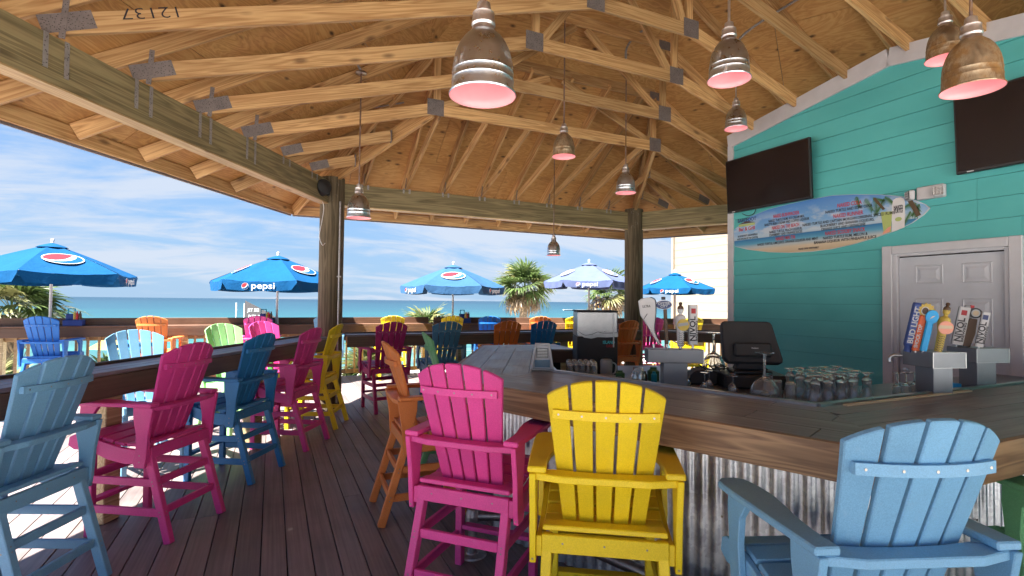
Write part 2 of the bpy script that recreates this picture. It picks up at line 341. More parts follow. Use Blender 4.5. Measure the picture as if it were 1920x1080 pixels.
def planks(name, polys, mw, pitch, length, gap, z0, z1, mat, parent, y0=None, stagger=0.5, bev=0.0, jitter=0.0, endgap=None, zj=0.0):
    """rows of boards along local X filling 2D polygon(s), each its own object with its own local origin"""
    endgap = gap if endgap is None else endgap
    for poly in polys:
        if area(poly) < 0: poly = poly[::-1]
        xs = [p[0] for p in poly]; ys = [p[1] for p in poly]
        y = (min(ys) if y0 is None else y0 + math.floor((min(ys) - y0) / pitch) * pitch); row = 0
        while y < max(ys) - 1e-4:
            x = math.floor(min(xs) / length) * length - length + (row % 2) * stagger * length + rnd.uniform(-jitter, 0)
            while x < max(xs):
                rect = [(x + endgap / 2, y + gap / 2), (x + length - endgap / 2, y + gap / 2), (x + length - endgap / 2, y + pitch - gap / 2), (x + endgap / 2, y + pitch - gap / 2)]
                c_ = clip_poly(rect, poly)
                if len(c_) > 2 and area(c_) > 0.0015:
                    cx_ = sum(p[0] for p in c_) / len(c_); cy_ = y + pitch / 2
                    dz = rnd.uniform(-zj, zj)
                    link(name, poly_prism_me([(p[0] - cx_, p[1] - cy_) for p in c_], z0 + dz, z1 + dz, bev), mat, parent, mw @ T((cx_, cy_, 0)))
                x += length
            y += pitch; row += 1
def lathe_me(prof, seg=32, closed=False, smooth=True):
    vs_, fs = [], []
    for (rr, z) in prof:
        for i in range(seg):
            a = 2 * math.pi * i / seg; vs_.append((rr * math.cos(a), rr * math.sin(a), z))
    for j in range(len(prof) - 1):
        for i in range(seg):
            a, b = j * seg + i, j * seg + (i + 1) % seg; fs.append((a, b, b + seg, a + seg))
    if prof[0][0] > 1e-5 and closed: fs.append(tuple(range(seg - 1, -1, -1)))
    if prof[-1][0] > 1e-5 and closed: fs.append(tuple((len(prof) - 1) * seg + i for i in range(seg)))
    me = mesh(vs_, fs, smooth); bm = bmesh.new(); bm.from_mesh(me); bmesh.ops.remove_doubles(bm, verts=bm.verts[:], dist=1e-5)
    bmesh.ops.recalc_face_normals(bm, faces=bm.faces[:]); bm.to_mesh(me); bm.free()
    if smooth:
        for p in me.polygons: p.use_smooth = True
        try: me.set_sharp_from_angle(angle=R(35))
        except Exception: pass
    return me
def lathe(name, prof, mat, parent=None, mw=Matrix(), seg=32, closed=False, **k): return link(name, lathe_me(prof, seg, closed), mat, parent, mw, **k)
def tube_me(pts, rad, seg=10, caps=True):
    pts = [Vector(p) for p in pts]; vs_, fs = [], []; n = len(pts); up = None
    for i, p in enumerate(pts):
        d = (pts[min(i + 1, n - 1)] - pts[max(i - 1, 0)]).normalized()
        if up is None: up = Vector((0, 0, 1)) if abs(d.z) < 0.9 else Vector((1, 0, 0))
        s_ = d.cross(up).normalized(); up = s_.cross(d).normalized(); rr = rad[i] if isinstance(rad, (list, tuple)) else rad
        for k in range(seg):
            a = 2 * math.pi * k / seg; vs_.append(p + s_ * math.cos(a) * rr + up * math.sin(a) * rr)
    for i in range(n - 1):
        for k in range(seg):
            a, b = i * seg + k, i * seg + (k + 1) % seg; fs.append((a, b, b + seg, a + seg))
    if caps: fs.append(tuple(range(seg - 1, -1, -1))); fs.append(tuple((n - 1) * seg + k for k in range(seg)))
    me = mesh(vs_, fs, True)
    try: me.set_sharp_from_angle(angle=R(50))
    except Exception: pass
    return me
def tube(name, pts, rad, mat, parent=None, mw=Matrix(), seg=10, **k): return link(name, tube_me(pts, rad, seg), mat, parent, mw, **k)
def smooth_path(pts, sub=6):
    pts = [Vector(p) for p in pts]; out = []
    for i in range(len(pts) - 1):
        p0, p1, p2, p3 = pts[max(i - 1, 0)], pts[i], pts[i + 1], pts[min(i + 2, len(pts) - 1)]
        for s_ in range(sub):
            t_ = s_ / sub; out.append(0.5 * ((2 * p1) + (-p0 + p2) * t_ + (2 * p0 - 5 * p1 + 4 * p2 - p3) * t_ ** 2 + (-p0 + 3 * p1 - 3 * p2 + p3) * t_ ** 3))
    out.append(pts[-1]); return out
def text(name, s, size, mat, parent, mw, width=None, bold=0.0, shear=0.0, depth=0.0012):
    cu = bpy.data.curves.new('t', 'FONT'); cu.body = s; cu.size = size; cu.align_x = 'CENTER'; cu.align_y = 'CENTER'
    cu.extrude = depth / 2; cu.offset = bold * size; cu.shear = shear; cu.resolution_u = 3
    tmp = bpy.data.objects.new('t', cu); me = bpy.data.meshes.new_from_object(tmp); bpy.data.objects.remove(tmp); bpy.data.curves.remove(cu)
    if width:
        xs = [v.co.x for v in me.vertices]; w = max(xs) - min(xs)
        for v in me.vertices: v.co.x *= width / w
    me.materials.clear()
    return link(name, me, mat, parent, mw)
def ell(rx, ry, n=28, cx_=0, cy_=0): return [(cx_ + rx * math.cos(2 * math.pi * i / n), cy_ + ry * math.sin(2 * math.pi * i / n)) for i in range(n)]

# ------------------------------------------------------------------ ground, sea
t = NT('sand'); n_ = t.noise(t.tc.outputs['Object'], 0.35, 8, 0.65); n3 = t.noise(t.tc.outputs['Object'], 3.0, 5, 0.6)
c = t.mix(t.rng(n_, 0.3, 0.7), (0.70, 0.66, 0.60), (0.82, 0.80, 0.76)); t.bump(n3, 0.7, 0.12); M['sand'] = t.set(Base_Color=c, Roughness=0.9)
vs_, fs = [], []
prof_y = [-400, -60, -2.6, 3, 12, 26, 34, 40, 60, 90]; prof_z = [-0.12, -0.12, -0.12, -3.0, -3.0, -2.95, -3.1, -3.45, -4.2, -5.0]  # landward strip, out of view, raised to deck level to bounce sunlight in
xs = [-400 + 20 * i for i in range(46)]
for j, (yy, zz_) in enumerate(zip(prof_y, prof_z)):
    for xx in xs: vs_.append((xx, yy + (1.6 * math.sin(xx * 0.05) if yy > 30 else 0), zz_))
for j in range(len(prof_y) - 1):
    for i in range(len(xs) - 1):
        a = j * len(xs) + i; fs.append((a, a + 1, a + 1 + len(xs), a + len(xs)))
link('beach', mesh(vs_, fs, True), M['sand'], kind='structure')
t = NT('sea_water'); sx = t.n.new('ShaderNodeSeparateXYZ'); t.lk(t.tc.outputs['Object'], sx.inputs[0])
lg = t.math('LOGARITHM', t.math('MAXIMUM', sx.outputs[1], 30.0), 10.0)
pn = t.noise(t.coords((0.012, 0.05, 1), 0), 1.0, 5, 0.6)
lg = t.math('ADD', lg, t.rng(pn, 0.2, 0.8, -0.16, 0.16))
c = t.ramp(t.rng(lg, 1.5, 3.7), [(0.02, (0.09, 0.165, 0.145)), (0.12, (0.038, 0.135, 0.125)), (0.27, (0.020, 0.088, 0.100)), (0.45, (0.014, 0.049, 0.074)), (0.75, (0.010, 0.027, 0.050))])
wv = t.noise(t.coords((0.09, 0.32, 1), 0), 1.0, 6, 0.65); wv2 = t.noise(t.coords((0.6, 2.0, 1), 0), 1.0, 4, 0.6)
c = t.mix(t.rng(wv, 0.40, 0.66, 0.0, 0.62), c, (0.014, 0.045, 0.075))
wv3 = t.noise(t.coords((0.016, 0.085, 1), 0), 1.0, 5, 0.7); c = t.mix(t.rng(wv3, 0.45, 0.65, 0.0, 0.55), c, (0.016, 0.050, 0.075))
foam = t.math('MULTIPLY', t.rng(t.math('ADD', wv2, t.math('MULTIPLY', wv, 0.5)), 0.93, 0.99), t.rng(lg, 1.5, 1.9, 1, 0.15))
c = t.mix(t.math('MULTIPLY', foam, 0.6, clamp=True), c, (0.75, 0.8, 0.8))
t.bump(t.math('ADD', wv2, t.math('MULTIPLY', wv, 2.0)), 0.5, 0.25)
M['sea'] = t.set(Base_Color=c, Roughness=0.5, Specular_IOR_Level=0.15)
link('sea', mesh([(-9000, 30, -3.25), (9000, 30, -3.25), (9000, 16000, -3.25), (-9000, 16000, -3.25)], [(0, 1, 2, 3)]), M['sea'], kind='structure')

# ------------------------------------------------------------------ deck
deck = link('deck', mesh([(-7, -2.5, -0.05), (12.5, -2.5, -0.05), (12.5, 8.55, -0.05), (3.2, 11.1, -0.05), (-7, 11.1, -0.05)], [(0, 1, 2, 3, 4)]), M['dark'], kind='structure')  # dark sheet added under the boards so the gaps read as shade
DM = frame((0, 0, 0), (0, 1, 0), (-1, 0, 0))      # local x = world Y, local y = -world X
pitch = 0.1445
x0 = -0.3195
for k in range(-47, 87):
    xa = x0 + k * pitch; ymax = 11.16 if xa < 3.2 else 11.16 - (xa - 3.2) * 0.277
    cut = rnd.choice([1.2, 2.9, 4.35, 5.2, 6.9, 7.7, 9.0]) + rnd.uniform(-0.02, 0.02)
    for a, b in ((-2.5, cut - 0.0015), (cut + 0.0015, ymax)):
        L = b - a
        link('deck_board', box_me(L, pitch - 0.0065, 0.026, 0.002), M['deck'], deck, DM @ T(((a + b) / 2, -(xa + pitch / 2), -0.013 + rnd.uniform(-0.0008, 0.0008))))
link('deck_edge', box_me(10.2, 0.04, 0.26), M['rail'], deck, T((-1.9, 11.19, -0.13)))

# ------------------------------------------------------------------ drink ledges and rail
def ledge(th, a, b, nrm, ztop, width, fh, lip_h, fm, tm, lm, posts=(), psz=0.14):
    """a->b front edge (2D); nrm points away from the user's side"""
    a, b = Vector((a[0], a[1], 0)), Vector((b[0], b[1], 0)); d = (b - a).normalized(); nn = Vector((nrm[0], nrm[1], 0)).normalized(); L = (b - a).length
    W = width / 3
    for i in range(3):
        o = a + nn * (W * (i + 0.5)); o.z = ztop - 0.013
        bar('ledge_board', o, o + d * L, W - 0.005, 0.026, tm, th, bev=0.003)
    o = a + nn * 0.010; o.z = ztop - 0.029 - fh / 2
    bar('fascia_board', o, o + d * L, 0.024, fh, fm, th, bev=0.002)
    o = a + nn * (width + 0.019); o.z = ztop + lip_h - (lip_h + 0.1) / 2
    bar('back_lip', o, o + d * L, 0.036, lip_h + 0.1, lm, th, bev=0.003)
    o = a + nn * (width * 0.5); o.z = ztop - 0.03 - 0.045
    bar('support_joist', o, o + d * L, 0.038, 0.09, M['pine'], th)
    for s_ in posts:
        o = a + d * s_ + nn * (width * 0.62)
        box('post', (0, 0, (ztop - 0.03) / 2), (psz, psz, ztop - 0.03), M['post_tr'], th, 0.006, Ry(-math.pi / 2) if False else Matrix(), base=T((o.x, o.y, 0)) @ Rz(math.atan2(d.y, d.x)))
le = thing('drink_ledge', 'brown composite drink ledge along the left side between two rows of chairs', 'ledge', T((-1.0, 4.4, 0)))
dl = Vector((math.sin(R(29)), math.cos(R(29)), 0))
aL = Vector((0.42, 6.80, 0)) - dl * 9.2
ledge(le, aL, (0.42 + dl.x * 0.55, 6.80 + dl.y * 0.55), (-math.cos(R(29)), math.sin(R(29))), 1.075, 0.33, 0.145, 0.02, M['fascia'], M['ledge_top'], M['lip'], (1.0, 3.2, 6.53, 8.37))
lf = thing('drink_ledge', 'brown composite drink ledge along the far side between the two round posts', 'ledge', T((3.5, 7.8, 0)))
ledge(lf, (0.97, 7.62), (6.1, 7.62), (0, 1), 1.075, 0.32, 0.145, 0.02, M['fascia'], M['ledge_top'], M['lip'], (1.75, 3.6))
lr = thing('drink_ledge', 'short brown drink ledge running right from the second round post', 'ledge', T((6.8, 7.0, 0)))
ledge(lr, (6.35, 7.42), (7.6, 5.38), (0.85, 0.53), 1.075, 0.32, 0.145, 0.02, M['fascia'], M['ledge_top'], M['lip'])

def railing(th, a, b, posts, lab=None):
    ledge(th, a, b, (-(b[1] - a[1]), b[0] - a[0]), 1.08, 0.30, 0.155, 0.125, M['rail'], M['rail'], M['rail'])
    a3, b3 = Vector((a[0], a[1], 0)), Vector((b[0], b[1], 0)); d = (b3 - a3).normalized(); nn = Vector((-d.y, d.x, 0)); L = (b3 - a3).length
    base = a3 + nn * 0.22; ang = math.atan2(d.y, d.x)
    for z in (0.865, 0.105):
        o = base.copy(); o.z = z; bar('rail_beam', o, o + d * L, 0.036, 0.085, M['baluster'], th)
    s_ = 0.08
    while s_ < L:
        p = base + d * s_ + nn * -0.036
        if not any(abs(s_ - q) < 0.11 for q in posts):
            link('baluster', box_me(0.036, 0.036, 0.84, 0.002), M['baluster'], th, T((p.x, p.y, 0.485)) @ Rz(ang))
        s_ += 0.157
    for q in posts:
        p = base + d * q; link('rail_post', box_me(0.14, 0.14, 0.93, 0.006), M['post_tr'], th, T((p.x, p.y, 0.465)) @ Rz(ang))
rl = thing('deck_railing', 'reddish brown deck railing with pine balusters in front of the sea, left straight run', 'railing', T((-2, 11.1, 0)))
railing(rl, (-7, 10.93), (3.15, 10.93), (0.9, 3.0, 5.55, 7.9, 10.05))
rr_ = thing('deck_railing', 'reddish brown deck railing with pine balusters, right run bending toward the cream building', 'railing', T((7, 10, 0)))
railing(rr_, (3.17, 10.925), (12.4, 8.37), (1.9, 4.1, 6.3, 8.6))

# ------------------------------------------------------------------ pavilion
A2, B2 = Vector((0.77, 7.95)), Vector((6.20, 7.95)); CX, CY = 3.485, 3.25
HR = 4.70
c30, s30 = math.cos(R(30)), 0.5
NRM = [(0, -1), (c30, -s30), (-c30, -s30), (c30, s30), (0, 1), (-c30, s30)]   # inward normals: far, left, right, rear left, rear, rear right
def dist(x, y): return min(HR + (x - CX) * n[0] + (y - CY) * n[1] for n in NRM)
ZB = lambda d: 3.28 + 0.335 * d
ZP = lambda d: 3.62 + 0.667 * d
EO = 0.88
roof = thing('pavilion_roof', 'hexagonal timber pavilion roof with open trusses and plywood sheathing overhead', 'roof', T((CX, CY, 3.3)))
names = ['far', 'left', 'right', 'rl', 'r', 'rr']
# plywood sheets on each slope
cs = 1 / math.sqrt(1 + 0.667 ** 2)
for i, n in enumerate(NRM):
    nn = Vector((n[0], n[1], 0)); al = Vector((nn.y, -nn.x, 0))
    mid = Vector((CX, CY, 0)) - nn * (HR + EO); mid.z = ZP(-EO)
    up = Vector((nn.x, nn.y, 0.667)).normalized()
    fm = frame(mid, al, up)
    if fm.col[2].z < 0: fm = frame(mid, -al, up)
    half = (HR + EO) * math.tan(R(30)); hs = (HR + EO) / cs
    tri = [(-half, 0), (half, 0), (0, hs)]
    planks('plywood_sheet', [tri], fm, 1.219, 2.438, 0.006, 0.0, 0.014, M['ply'], roof, y0=0.0, stagger=0.5)
    prism('roof_cover', tri, 0.018, 0.03, M['roofing'], roof, fm)
    # fascia boards at the eave
    e0 = mid + al * half; e1 = mid - al * half
    bar('eave_board', (e0.x, e0.y, 2.962), (e1.x, e1.y, 2.962), 0.036, 0.135, M['pine'], roof)
    e0o = e0 - nn * 0.034 ; e1o = e1 - nn * 0.034
    sh = 0.02
    bar('drip_edge', (e0o.x, e0o.y, 2.968), (e1o.x, e1o.y, 2.968), 0.02, 0.19, M['eave'], roof)
w2, h6 = 0.038, 0.14
def xl(y): return CX - (HR - (abs(y - CY)) * s30) / c30
def chord(name, p0, p1, h=h6, off=0.0, mat=None, w=w2): return bar(name, p0, p1, w, h, mat or M['pine'], roof, off=off, bev=0.002)
def plate(c, y, w, h, ang=0.0, side=-1):
    link('gusset_plate', box_me(w, 0.003, h), M['plate'], roof, T((c[0], y + side * (w2 / 2 + 0.0025), c[1])) @ Ry(-ang))
trY = [6.2 - 0.625 * k for k in range(12)]
aB, aP = math.atan(0.335 * c30), math.atan(0.667 * c30)
for k, y in enumerate(trY):
    x_l = xl(y); x_r = 2 * CX - x_l; dF = HR - abs(y - CY); xk = x_l + dF / c30; xkr = 2 * CX - xk
    zk, zpk = ZB(dF), ZP(dF)
    j = w2 * 0.5
    if xkr - xk < 0.1: xk = xkr = CX
    chord('bottom_chord', (x_l, y, ZB(0)), (xk, y, zk), off=h6 / 2); chord('bottom_chord', (xkr, y, zk), (x_r, y, ZB(0)), off=h6 / 2)
    if xkr - xk > 0.12: chord('bottom_chord', (xk + 0.002, y, zk), (xkr - 0.002, y, zk), off=h6 / 2)
    ex = EO / c30 - 0.02
    chord('top_chord', (x_l - ex, y, ZP(-EO + 0.01) - 0.002), (xk, y, zpk - 0.002), off=-h6 / 2); chord('top_chord', (xkr, y, zpk - 0.002), (x_r + ex, y, ZP(-EO + 0.01) - 0.002), off=-h6 / 2)
    if xkr - xk > 0.12: chord('top_chord', (xk + 0.01, y, zpk - 0.004), (xkr - 0.01, y, zpk - 0.004), off=-h6 / 2)
    w_ = 0.088
    for xx, sg in ((xk, 1), (xkr, -1)):
        bar('web', (xx + 0.02 * sg, y, zk + 0.13), (xx + 0.02 * sg, y, zpk - 0.16), w2 - 0.002, w_, M['pine'], roof, side=(0, 1, 0))
        if xkr - xk > 0.5:
            xm = xx + sg * min((xkr - xk) * 0.47, 1.6)
            bar('web', (xx + sg * 0.10, y, zk + 0.12), (xm, y, zpk - 0.16), w2 - 0.004, w_, M['pine'], roof, side=(0, 1, 0))
        plate((xx, zk + 0.085), y, 0.21, 0.20)
        plate((xx, zpk - 0.10), y, 0.2, 0.12)
    plate((x_l + 0.06, ZB(0) + 0.10), y, 0.30, 0.12, aB + 0.06); plate((x_r - 0.06, ZB(0) + 0.10), y, 0.30, 0.12, -aB - 0.06)
text('handwriting', '12137', 0.11, M['ink'], roof, frame((-0.80, 4.325 - 0.0205, 3.555), (-1, 0, -0.29), (0, 0, -1)), 0.34, -0.012, 0, 0.001)
tan60 = math.tan(R(60))
for y in (6.825, 7.45):
    x_l = xl(y); xh = A2.x + (7.95 - y) / tan60; dh = 7.95 - y; ex = EO / c30 - 0.02
    for s_ in (1, -1):
        X_ = (lambda v: v) if s_ > 0 else (lambda v: 2 * CX - v)
        chord('bottom_chord', (X_(x_l), y, ZB(0)), (X_(xh - 0.03), y, ZB(dh) - 0.005), off=h6 / 2)
        chord('top_chord', (X_(x_l - ex), y, ZP(-EO + 0.01) - 0.002), (X_(xh - 0.03), y, ZP(dh) - 0.01), off=-h6 / 2)
        plate((X_(x_l + 0.06), ZB(0) + 0.10), y, 0.24, 0.11, s_ * (aB + 0.06))
        link('joist_hanger', box_me(0.012, 0.06, 0.16), M['plate'], roof, T((X_(xh - 0.05), y, ZB(dh) + 0.055)))
kx = 1.225
while kx < 5.8:
    xs_ = min(kx - A2.x, B2.x - kx); yend = max(6.2 + 0.02, 7.95 - xs_ * tan60)
    bar('jack_bottom_chord', (kx, 7.97, ZB(0)), (kx, yend, ZB(7.95 - yend)), w2, 0.09, M['pine'], roof, off=0.045, bev=0.002)
    bar('jack_rafter', (kx + 0.001, 7.95 + EO - 0.02, ZP(-EO + 0.02) - 0.002), (kx + 0.001, yend, ZP(7.95 - yend) - 0.004), w2 - 0.001, h6, M['pine'], roof, off=-h6 / 2, bev=0.002)
    link('strap_tie', box_me(0.004, 0.035, 0.16), M['plate'], roof, T((kx - 0.024, 7.90, 3.36)) @ Rx(R(14)))
    link('strap_tie', box_me(0.03, 0.003, 0.07), M['strap'], roof, T((kx - 0.045, 7.946, 3.25)))
    link('strap_tie', box_me(0.03, 0.003, 0.07), M['strap'], roof, T((kx + 0.045, 7.946, 3.25)))
    kx += 0.625
for s_ in (1, -1):
    X_ = (lambda v: v) if s_ > 0 else (lambda v: 2 * CX - v)
    x1 = xl(6.2) + 1.75 / c30; yy = 6.23
    bar('hip_girder', (X_(A2.x + 0.02), 7.93, ZB(0)), (X_(A2.x + (7.95 - yy) / tan60), yy, ZB(7.95 - yy)), 0.05, 0.19, M['pine'], roof, off=0.08)
    bar('hip_rafter', (X_(A2.x - EO / tan60), 7.95 + EO - 0.02, ZP(-EO) - 0.01), (X_(A2.x + (7.95 - yy) / tan60), yy, ZP(7.95 - yy) - 0.01), 0.045, 0.15, M['pine'], roof, off=-0.085)
# hurricane straps on the left beam face
for y in trY[:5] + [6.825, 7.45]:
    x_ = xl(y); nL = Vector((c30, -s30, 0)); al = Vector((s30, c30, 0))
    for o_, L in ((-0.07, 0.23), (0.075, 0.25)):
        if y > 6.5: L = 0.09
        p = Vector((x_, y, 0)) + nL * 0.003 + al * o_
        link('strap_tie', box_me(0.034, 0.003, L), M['strap'], roof, T((p.x, p.y, 3.275 - L / 2)) @ Rz(math.atan2(al.y, al.x)))
    p = Vector((x_, y, 0)) + nL * 0.02
    if y < 6.5:
        link('strap_tie', box_me(0.035, 0.004, 0.28), M['plate'], roof, T((x_ + 0.045, y - 0.026, 3.40)) @ Ry(R(4)))
# beams
def beam(a, b, n, lab):
    a, b = Vector((a[0], a[1], 0)), Vector((b[0], b[1], 0)); nn = Vector((n[0], n[1], 0))
    o = -nn * 0.07; zc = (2.955 + 3.275) / 2
    th = thing('roof_beam', lab, 'beam', T(((a.x + b.x) / 2, (a.y + b.y) / 2, 2.955)))
    bar('timber', (a.x + o.x, a.y + o.y, zc), (b.x + o.x, b.y + o.y, zc), 0.138, 0.316, M['treated'], th, bev=0.003)
    bar('lit_underside', (a.x + o.x, a.y + o.y, 2.947), (b.x + o.x, b.y + o.y, 2.947), 0.146, 0.012, M['beam_lit'], th)  # beam's own underside, light from below put into its paler colour
D2 = (CX - 5.427, CY); E2 = (CX + 5.427, CY)
beam(D2, (A2.x - 0.06, A2.y - 0.104), NRM[1], 'greenish treated timber beam running from the upper left to the left round post')
beam((A2.x + 0.13, 7.95), (B2.x - 0.13, 7.95), NRM[0], 'greenish treated timber beam spanning between the two round posts')
beam((B2.x + 0.06, B2.y - 0.104), E2, NRM[2], 'greenish treated timber beam right of the second round post, ending behind the teal wall')
for nm, x_, y_, lab in (('round_post', A2.x + 0.0, 7.98, 'thick round weathered post carrying conduit and a black floodlight'), ('round_post', B2.x, 7.98, 'thick round weathered post behind the orange chair, right of centre')):
    th = thing(nm, lab, 'post', T((x_, y_, 0)))
    vs2 = []
    bm = bmesh.new(); bmesh.ops.create_cone(bm, cap_ends=True, segments=40, radius1=0.172, radius2=0.170, depth=3.34)
    bmesh.ops.subdivide_edges(bm, edges=[e for e in bm.edges if abs(e.verts[0].co.z - e.verts[1].co.z) > 1], cuts=14)
    for v in bm.verts:
        q = mnoise.noise(Vector((v.co.x * 4, v.co.y * 4, v.co.z * 0.7 + x_))); v.co.x *= 1 + 0.03 * q; v.co.y *= 1 + 0.03 * q
    me = bm_mesh(bm, True); me.set_sharp_from_angle(angle=R(60))
    me.transform(Ry(math.pi / 2)); 
    link('pile', me, M['pile'], th, T((x_, y_, 1.665)) @ Ry(-math.pi / 2))
    for (a_, z_) in ((-0.35, 3.22), (0.15, 3.26), (-0.25, 3.05), (0.12, 2.98)):
        dv = Vector((-x_, -y_, 0)).normalized(); dv = Rz(-a_) @ dv
        link('bolt', lathe_me([(0.0, 0.02), (0.012, 0.018), (0.024, 0.006), (0.026, 0)], 12), M['galv'], th, frame((x_ + dv.x * 0.172, y_ + dv.y * 0.172, z_), dv.cross(Vector((0, 0, 1))), (0, 0, 1)))
    if x_ < 2:
        dv = Rz(0.62) @ Vector((-x_, -y_, 0)).normalized(); p = Vector((x_, y_, 0)) + dv * 0.185
        tube('conduit', [(p.x, p.y, 0.1), (p.x, p.y, 1.5), (p.x, p.y, 2.98)], 0.013, M['galv'], th)
        link('conduit_clip', box_me(0.06, 0.03, 0.02), M['galv'], th, T((p.x, p.y, 1.9)))
fl = thing('floodlight', 'black floodlight fixed where the left beam meets the round post', 'light', T((0.66, 7.72, 3.1)))
lathe('housing', [(0, 0), (0.10, 0), (0.115, 0.05), (0.105, 0.16), (0.03, 0.20), (0, 0.2)], M['blackm'], fl, frame((0.60, 7.62, 3.12), (0.4, -0.75, 0.1), (0, 0, 1)) @ Ry(math.pi / 2) @ T((0, 0, -0.1)), 20)
box('bracket', (0.67, 7.78, 3.12), (0.08, 0.14, 0.16), M['blackm'], fl, 0.006)
cb = tube('loose_cable', smooth_path([(0.60, 7.74, 2.99), (0.63, 7.70, 2.85), (0.60, 7.70, 2.6), (0.58, 7.70, 2.45), (0.62, 7.70, 2.33), (0.66, 7.74, 2.36)]), 0.005, M['lgrey'])
tag(cb, 'thin white cable looping down beside the left round post', 'cable')

# ------------------------------------------------------------------ teal wall
XW = 5.83
wall = thing('siding_wall', 'turquoise lap siding wall with white trim right of the bar', 'wall', T((XW, 3, 0)))
WF = frame((XW, 0, 0), (0, -1, 0), (0, 0, 1))      # local x = -Y, y = Z, z toward -X
def wtop(Y): return 3.943 + (5.366 - Y) / (5.366 - 3.26) * (4.262 - 3.943) if Y > 3.26 else 4.262 - (3.26 - Y) / (3.26 - 1.1) * 0.345
topY = [5.37, 3.26, -1.5]
wp = [(-5.37, -0.05), (2.0, -0.05), (2.0, wtop(-2.0) - 0.1), (-3.26, wtop(3.26) - 0.1), (-5.37, wtop(5.37) - 0.1)]
DY0, DY1, DZ = 3.334, 2.215, 2.18
for cl_ in ([(-9, -1), (-DY0 + 0.03, -1), (-DY0 + 0.03, 9), (-9, 9)], [(-DY1 - 0.03, -1), (9, -1), (9, 9), (-DY1 - 0.03, 9)], [(-DY0 + 0.03, DZ - 0.03), (-DY1 - 0.03, DZ - 0.03), (-DY1 - 0.03, 9), (-DY0 + 0.03, 9)]):
    prism('sheathing', clip_poly(wp if area(wp) > 0 else wp[::-1], cl_), -0.14, -0.004, M['teal_dk'], wall, WF)
if True: pass      # outer edge of the door casing
wp_ccw = wp if area(wp) > 0 else wp[::-1]
row = 0; z = 1.385 - 0.193 * 7
while z < 4.3:
    cols = [(-5.30, -DY0), (-DY0, -DY1), (-DY1, 2.0)]
    zl = z
    if z >= DZ - 0.01: segs = [(-5.30, 2.0, z)]
    elif z + 0.193 <= DZ: segs = [(-5.30, -DY0 + 0.005, z), (-DY1 - 0.005, 2.0, z)]
    else: segs = [(-5.30, -DY0 + 0.005, z), (-DY0 + 0.0055, -DY1 - 0.0055, DZ - 0.005), (-DY1 - 0.005, 2.0, z)]
    for (a, b, zl) in segs:
        n_sp = rnd.choice([a + (b - a) * 0.38, a + (b - a) * 0.61, a + (b - a) * 0.8]) if b - a > 3 else None
        parts = [(a, b)] if n_sp is None else [(a, n_sp - 0.001), (n_sp + 0.001, b)]
        for (p, q) in parts:
            c_ = clip_poly([(p, zl + 0.0025), (q, zl + 0.0025), (q, z + 0.1925), (p, z + 0.1925)], wp_ccw)
            if len(c_) < 3 or area(c_) < 0.004: continue
            bm = bmesh.new(); cxm = sum(v[0] for v in c_) / len(c_); n_ = len(c_)
            back = [bm.verts.new((v[0] - cxm, v[1] - z, -0.002)) for v in c_]
            fr = [bm.verts.new((v[0] - cxm, v[1] - z, 0.018 - 0.0115 * (v[1] - z) / 0.193)) for v in c_]
            bm.faces.new(back[::-1]); bm.faces.new(fr)
            for i in range(n_): bm.faces.new((back[i], back[(i + 1) % n_], fr[(i + 1) % n_], fr[i]))
            link('siding_board', bm_mesh(bm), M['teal'], wall, WF @ T((cxm, z, 0)))
    z += 0.193
# trim along the top and the corner
for (ya, yb) in ((5.372, 3.262), (3.258, -2.0)):
    p0, p1 = Vector((XW - 0.012, ya, wtop(ya) - 0.095)), Vector((XW - 0.012, yb, wtop(yb) - 0.095))
    bar('top_trim', p0, p1, 0.05, 0.19, M['trim'], wall, bev=0.003)
box('corner_trim', (XW - 0.010, 5.325, 1.88), (0.05, 0.095, 3.82), M['trim'], wall, 0.003)
box('return_wall', (XW + 3.2, 5.30, 1.9), (6.3, 0.12, 3.95), M['teal'], wall)
# door
box('door_casing', (XW - 0.018, 3.284, 1.09), (0.05, 0.094, 2.19), M['white'], wall, 0.006)
box('door_casing', (XW - 0.018, 2.252, 1.09), (0.05, 0.094, 2.19), M['white'], wall, 0.006)
box('door_casing', (XW - 0.019, 2.768, 2.14), (0.052, 0.935, 0.085), M['white'], wall, 0.006)
for yy in (3.216, 2.314): box('door_jamb', (XW + 0.005, yy, 1.05), (0.06, 0.038, 2.09), M['white'], wall, 0.002)
box('door_jamb', (XW + 0.005, 2.765, 2.086), (0.06, 0.86, 0.03), M['white'], wall, 0.002)
box('door_backing', (XW + 0.075, 2.765, 1.10), (0.03, 1.10, 2.25), M['dark'], wall)  # unseen box added to stop light leaking in around the door
door = link('door', box_me(0.04, 0.855, 2.05, 0.002), M['door'], wall, T((XW + 0.028, 2.765, 1.035)))
for (ya, yb, za, zb) in ((3.046, 2.806, 1.786, 1.974), (2.656, 2.428, 1.786, 1.974), (3.046, 2.806, 0.98, 1.643), (2.656, 2.428, 0.98, 1.643), (3.046, 2.806, 0.2, 0.82), (2.656, 2.428, 0.2, 0.82)):
    w_, h_ = ya - yb, zb - za; yc, zc = (ya + yb) / 2, (za + zb) / 2; bm = bmesh.new(); rings_ = []
    for (ins, dz) in ((0, 0.0), (0.008, 0.006), (0.016, 0.0), (0.03, 0.0), (0.055, 0.008)):
        rings_.append([bm.verts.new((sx_ * (w_ / 2 - ins), sy_ * (h_ / 2 - ins), dz)) for sx_, sy_ in ((-1, -1), (1, -1), (1, 1), (-1, 1))])
    for a_, b_ in zip(rings_, rings_[1:]):
        for i in range(4): bm.faces.new((a_[i], a_[(i + 1) % 4], b_[(i + 1) % 4], b_[i]))
    bm.faces.new(rings_[-1]); link('door_panel', bm_mesh(bm), M['door'], door, frame((XW + 0.0075, yc, zc), (0, -1, 0), (0, 0, 1)))
